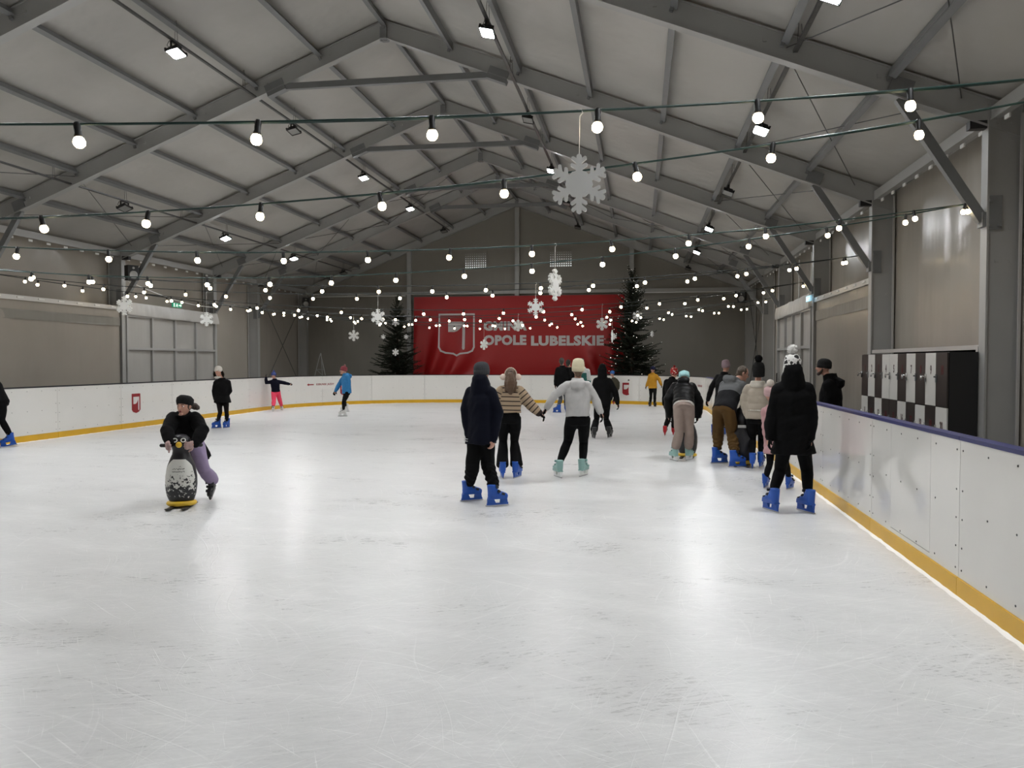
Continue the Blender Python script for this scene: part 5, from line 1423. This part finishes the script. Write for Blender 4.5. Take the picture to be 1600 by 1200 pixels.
def hem_stripes(root, J, P, s, l, f, u, X):
    dn = ((J['kl'] + J['kr']) / 2 - X['pv']).normalized()
    for h in (.085, .110):
        q = X['pv'] + dn * h; mb = MB()
        mb.tube([q + X['ls'] * math.cos(R(a)) * (.158 * s + .048) + X['fwd'] * math.sin(R(a)) * (.118 * s + .046) for a in range(178, 252, 8)], .004, 6, False, 1.0)
        mb.obj('hem_stripe', fab((.62, .62, .64)), root, True)

CREAM = (.62, .56, .40)
person('boy', 'person in a navy parka and grey beanie standing on blue skates', dict(col=(.008, .010, .024), hem=.145, flare=.015, th=.03, hood='high', hoodz=.085, name='parka', fold=.007, rough=.7, wide=1.0),
       dict(col=(.010, .010, .011), bunch=.009, knee=.014, th=.020), 'blue', dict(col=(.045, .047, .052), tilt=4, top=.142), bare='r', glove=BLK, face=False, vox=.011, extra=hem_stripes)
person('stripe', 'person in a striped beige sweater and cream earmuffs, holding hands', dict(col=(.36, .27, .185), stripe=(.03, .02, .018), hem=-.10, th=.03, sleeve=1.15, name='sweater', fold=.007, collar=.01),
       dict(col=(.009, .009, .010), flare=.045, th=.012, end=.0), 'blue', None, dict(kind='pony', col=(.10, .055, .03)), face=False, vox=.011, extra=earmuffs)
person('hoodie', 'person in a light grey hoodie, cream beanie and mint skates', dict(col=(.46, .455, .45), hem=-.06, th=.03, hood='down', name='hoodie', fold=.008, sleeve=.90),
       dict(col=(.008, .008, .009), th=.014), 'mint', dict(col=CREAM, top=.165, tilt=5, low=.012), dict(kind='short', col=(.12, .07, .04)), face=False, vox=.011)
person('black', 'person all in black with flared trousers, ahead of the grey hoodie', dict(col=(.010, .010, .011), hem=.0, th=.03, hood='up', wide=1.05),
       dict(col=(.010, .010, .011), flare=.035, th=.012, end=.0), 'black', None, None, face=False, vox=.013)
person('couple_l', 'bareheaded person in a black coat and grey jeans near the far boards', dict(col=(.010, .010, .011), hem=.02, th=.03), dict(col=(.08, .085, .09), th=.012), 'blue', None, dict(kind='short', col=(.035, .03, .025)), face=False, vox=.016)
person('couple_r', 'person in black mostly hidden behind the grey hoodie, head turned sideways', dict(col=(.012, .011, .011), hem=.05, th=.03), dict(col=(.02, .02, .022)), 'blue', None, dict(kind='short', col=(.02, .016, .013)), face=True, vox=.016)
person('teal', 'person in a teal jacket hidden behind the cream beanie', dict(col=(.02, .09, .08), hem=.0, th=.03, tone=((.45, .46, .45), .50)), dict(col=(.02, .02, .022)), 'blue', None, dict(kind='short', col=(.02, .015, .012)), face=False, vox=.016)
person('helmet', 'child in a blue helmet and olive jacket leaning on the far boards, red boots', dict(col=(.05, .045, .03), hem=.02, th=.03), dict(col=(.02, .02, .025)), 'red', dict(col=(.06, .16, .42), tilt=6), None, vox=.014)
person('yellow', 'child in a mustard yellow jacket and dark cap standing against the far boards', dict(col=(.48, .235, .02), hem=.08, th=.028, name='yellow_jacket', flare=.01), dict(col=(.012, .012, .013), th=.012), 'black', dict(col=(.012, .014, .04), tilt=4), None, vox=.014)
person('redhat', 'person in a red patterned hat and red skates, bending', dict(col=(.011, .011, .013), hem=.0, th=.03), dict(col=(.012, .012, .013), bunch=.005), 'red', dict(col=(.36, .02, .02), pat=(.7, .6, .55), feat='F1', pth=.32, pscale=24, top=.15, pom=(.25, .015, .015), pomr=.03), None, face=False, vox=.013)
person('bend', 'person in mint beanie, black puffer and beige trousers bending over', dict(col=(.012, .012, .013), rough=.42, kind='shell', hem=-.02, th=.04, puff=.008, quilt=.11, hood='down', sleeve=1.08, collar=.04),
       dict(col=(.30, .235, .205), th=.020, knee=.008, seat=.02, flare=.022, end=.06), 'mint', dict(col=(.35, .60, .62), tilt=0, top=.12), None, face=False, vox=.012, extra=hem_shirt)
person('purple', 'person in a mauve beanie and black jacket behind the brown trousers', dict(col=(.011, .011, .012), hem=.02, th=.028, rough=.6), dict(col=(.012, .012, .013)), 'blue', dict(col=(.30, .22, .25), top=.165, tilt=10), None, face=False, vox=.013)
person('man', 'bareheaded man in grey and black jacket and brown corduroys, leaning over', dict(col=(.010, .010, .012), tone=((.115, .118, .122), .30), hem=.03, th=.034, hood='down', name='ski_jacket', fold=.008),
       dict(col=(.085, .045, .012), bunch=.010, knee=.022, th=.02, seat=.01), 'blue', None, dict(kind='short', col=(.06, .04, .025)), vox=.012, hand_dir={'r': (.6, .7, -.5)}, extra=glasses)
person('puffer', 'person in a beige puffer jacket and black bobble hat', dict(col=(.36, .315, .26), hem=.0, th=.036, puff=.012, quilt=.12, rough=.5, kind='shell', wide=.98),
       dict(col=(.010, .010, .011), th=.008), 'blue', dict(col=(.010, .010, .010), pom=(.010, .010, .010), pomr=.062, top=.15, tilt=6, low=.075), None, face=False, vox=.012, extra=fur_collar)
person('pink', 'child in a dusty pink quilted coat half hidden by the black coat', dict(col=(.42, .235, .245), hem=.16, flare=.02, th=.034, puff=.010, quilt=.085, hood='down', name='coat', rough=.5, kind='shell'),
       dict(col=(.010, .010, .011), th=.006), 'blue', dict(col=(.50, .34, .34), pom=(.55, .50, .44), pomr=.06, top=.12), None, glove=(.3, .18, .2), face=False, vox=.012)
person('coat', 'person in a long black coat and white patterned bobble hat', dict(col=(.0075, .0075, .008), hem=.245, flare=.045, th=.04, hood='high', name='coat', fold=.008, sleeve=.98, wide=1.04),
       dict(col=(.008, .008, .008), th=.012), 'blue', dict(col=(.02, .02, .02), pat=(.72, .71, .69), pth=.12, pscale=19, pom=(.74, .73, .71), pomr=.058, top=.15, tilt=2), None, face=False, vox=.011, extra=ear_flaps)
person('outside', 'bearded man in a black beanie standing outside the boards', dict(col=(.008, .008, .009), hem=.10, th=.04, hood='down', wide=1.08, fold=.008, collar=.075), dict(col=(.02, .02, .022)), None, dict(col=(.012, .012, .012), tilt=6, top=.135), None, vox=.011, extra=beard)
person('penguin_girl', 'laughing child in a black beret and lilac trousers pushing a penguin skating aid', dict(col=(.009, .009, .010), hem=.15, flare=.055, th=.036, sleeve=1.12, name='jacket', wide=1.04, collar=.02), dict(col=(.27, .215, .33), th=.028, flare=.022, knee=.0, end=.02), 'black',
       dict(kind='beret', col=(.010, .010, .011), tilt=16), dict(kind='bun', col=(.035, .02, .014)), glove=(.42, .29, .28), vox=.010, curl=1.15, gs=1.45, mouth_open=True, hand_dir={'l': (-.2, -.95, -.25), 'r': (.1, -.95, -.25)})
person('whitehat', 'person in a white beanie and fur trimmed black parka', dict(col=(.011, .011, .013), hem=.20, flare=.03, th=.034, name='parka'), dict(col=(.016, .013, .014), th=.004), 'blue', dict(col=(.66, .63, .58), tilt=15, top=.14), None, vox=.013, extra=fur_hood, glove=(.10, .07, .065))
person('pinkkid', 'child in bright pink trousers and blue hat with arms out, leaning on the boards', dict(col=(.010, .011, .026), hem=.0, th=.03), dict(col=(.85, .07, .14), th=.022, end=.02, knee=.01), 'white', dict(col=(.05, .07, .20), pom=(.10, .15, .45), pomr=.04, top=.14), dict(kind='short', col=(.012, .012, .013)), vox=.014)
person('blue', 'person in a bright blue jacket, red beanie and white skates gliding past the far sign', dict(col=(.035, .19, .42), hem=.02, th=.03, hood='down', name='blue_jacket', flare=.01), dict(col=(.009, .009, .010), th=.004), 'white', dict(col=(.22, .05, .06), pom=(.35, .16, .16), pomr=.03, top=.14), None, vox=.013, extra=glasses)
person('edge', 'person in black cut off by the picture edge, bent forward on blue skates', dict(col=(.010, .010, .011), hem=.05, th=.03), dict(col=(.010, .010, .011), th=.010, seat=.02), 'blue', dict(col=(.02, .02, .02)), None, face=False, vox=.014)
bpy.data.scenes.remove(TMP)

# ------------------------------------------------------------------ penguin skating aids
M_pblack = mat('penguin_black', (.012, .012, .016), .35, var=.3, vscale=8)
def belly_material():
    m = bpy.data.materials.new('worn_belly'); m.use_nodes = True; nt = m.node_tree; b = nt.nodes['Principled BSDF']; b.inputs['Roughness'].default_value = .4
    tc = nt.nodes.new('ShaderNodeTexCoord'); n = nt.nodes.new('ShaderNodeTexNoise'); n.inputs['Scale'].default_value = 30; n.inputs['Detail'].default_value = 5; n.inputs['Roughness'].default_value = .65
    nt.links.new(tc.outputs['Object'], n.inputs['Vector'])
    sp = nt.nodes.new('ShaderNodeSeparateXYZ'); nt.links.new(tc.outputs['Object'], sp.inputs[0])
    mr = nt.nodes.new('ShaderNodeMapRange'); mr.inputs[1].default_value = .08; mr.inputs[2].default_value = .48; mr.inputs[3].default_value = .20; mr.inputs[4].default_value = -.15; nt.links.new(sp.outputs[2], mr.inputs[0])
    ad = nt.nodes.new('ShaderNodeMath'); ad.operation = 'ADD'; nt.links.new(n.outputs[0], ad.inputs[0]); nt.links.new(mr.outputs[0], ad.inputs[1])
    gt = nt.nodes.new('ShaderNodeMath'); gt.operation = 'GREATER_THAN'; gt.inputs[1].default_value = .54; nt.links.new(ad.outputs[0], gt.inputs[0])
    mx = nt.nodes.new('ShaderNodeMix'); mx.data_type = 'RGBA'; mx.inputs[6].default_value = (.66, .66, .62, 1); mx.inputs[7].default_value = (.015, .015, .018, 1)
    nt.links.new(gt.outputs[0], mx.inputs[0]); nt.links.new(mx.outputs[2], b.inputs['Base Color'])
    return m
M_belly = belly_material()
M_beak = mat('penguin_yellow', (.72, .46, .03), .4, var=.15, vscale=12)
M_pgrey = mat('worn_sticker', (.42, .42, .41), .5, var=.2, vscale=20)
PEN_BODY = [(.0, .05), (.115, .052), (.135, .08), (.160, .16), (.172, .26), (.170, .36), (.150, .47), (.118, .555), (.098, .60), (.092, .64), (.102, .68), (.108, .73), (.095, .785), (.055, .82), (.0, .83)]
def penguin(loc, rz, label, sc=1.0):
    t = empty('skating_aid', loc, rz, label=label, cat='skating aid', group='penguin skating aids')
    t.scale = (sc,) * 3
    mb = MB(); mb.lathe([(max(r, .001), z) for r, z in PEN_BODY], 28, None, 1.0, .74); mb.obj('body', M_pblack, t, True)
    # belly shield follows the front of the body (front is -Y)
    def rad(z):
        for (r0, z0), (r1, z1) in zip(PEN_BODY[:-1], PEN_BODY[1:]):
            if z0 <= z <= z1: return r0 + (r1 - r0) * (z - z0) / max(1e-6, z1 - z0)
        return .1
    def f(u, v):
        z = .095 + .455 * v
        hw = R(80) * (1 - .30 * v - .30 * max(0, (v - .8) / .2) ** 2 - .18 * max(0, (.2 - v) / .2) ** 2)
        a = (u * 2 - 1) * hw; r = rad(z) + .004
        return (math.sin(a) * r, -math.cos(a) * r * .74 - .002, z)
    mb = MB(); mb.add(*[x if i else x for i, x in enumerate(grid_sheet(f, 16, 24))]); bo = mb.obj('belly', M_belly, t, True)
    # faded two-line print on the belly
    mb = MB(); rn = random.Random(4)
    for row, z, h in ((0, .445, .016), (1, .415, .012)):
        a = -.42
        while a < .40:
            da = rn.uniform(.025, .06); r = rad(z) + .0075
            for k in range(2):
                zz = z + rn.uniform(-.5, .5) * h
                p = [(math.sin(a + q * da) * r, -math.cos(a + q * da) * r * .74, zz + w) for q in (0, 1) for w in (-.003, .003)]
                mb.add(p, [(0, 2, 3, 1)])
            a += da + .018
    tag(mb.obj('faded_print', M_black, bo), kind='stuff')
    mb = MB(); mb.ell((0, -.092, .715), (.034, .03, .034), None, 14, 10); mb.obj('beak', M_beak, t, True)
    for sg in (-1, 1):
        mb = MB(); c0 = Vector((sg * .045, -.070, .765))
        mb.tube([c0 + Vector((.024 * math.cos(R(a)), -.012 + .006 * math.sin(R(a)), .019 * math.sin(R(a)))) for a in range(0, 361, 24)], .006, 8); e = mb.obj('eye', M_white_plastic, t, True)
        mb = MB(); mb.ell(c0 + Vector((0, -.006, 0)), (.016, .006, .013), None, 10, 6); mb.obj('pupil', M_black, e, True)
    mb = MB(); mb.tube([(-.20, .01, .70), (.20, .01, .70)], .016, 12, True); hb = mb.obj('handlebar', M_black, t, True)
    for sg in (-1, 1):
        mb = MB(); mb.tube([(sg * .115, .01, .70), (sg * .215, .01, .70)], .021, 12, True); mb.obj('grip', M_black, hb, True)
    mb = MB()
    mb.lathe([(.02, .025), (.150, .026), (.165, .042), (.158, .066), (.130, .078), (.02, .078)], 26, None, 1.0, .86); mb.obj('foot_ring', M_beak, t, True)
    for sg in (-1, 1):
        mb = MB(); mb.tube([(sg * .085, -.27, .022), (sg * .085, -.22, .012), (sg * .085, .0, .010), (sg * .085, .24, .010)], [.030, .034, .034, .032], 10, True, .32, (0, 0, 1)); mb.obj('runner', M_black, t, True)
    mb = MB(); mb.box((0, .128, .56), (.11, .012, .035), Matrix.Rotation(R(-18), 3, 'X')); mb.obj('back_sticker', M_pgrey, t)
penguin((-5.12, 8.30, 0), R(17), 'black and white penguin skating aid with yellow beak, pushed by the child in lilac trousers')
penguin((.82, 13.98, 0), R(172), 'penguin skating aid seen from behind in front of the beige trousers')
penguin((1.62, 13.05, 0), R(170), 'black penguin skating aid held between brown corduroys and the beige puffer', 1.12)
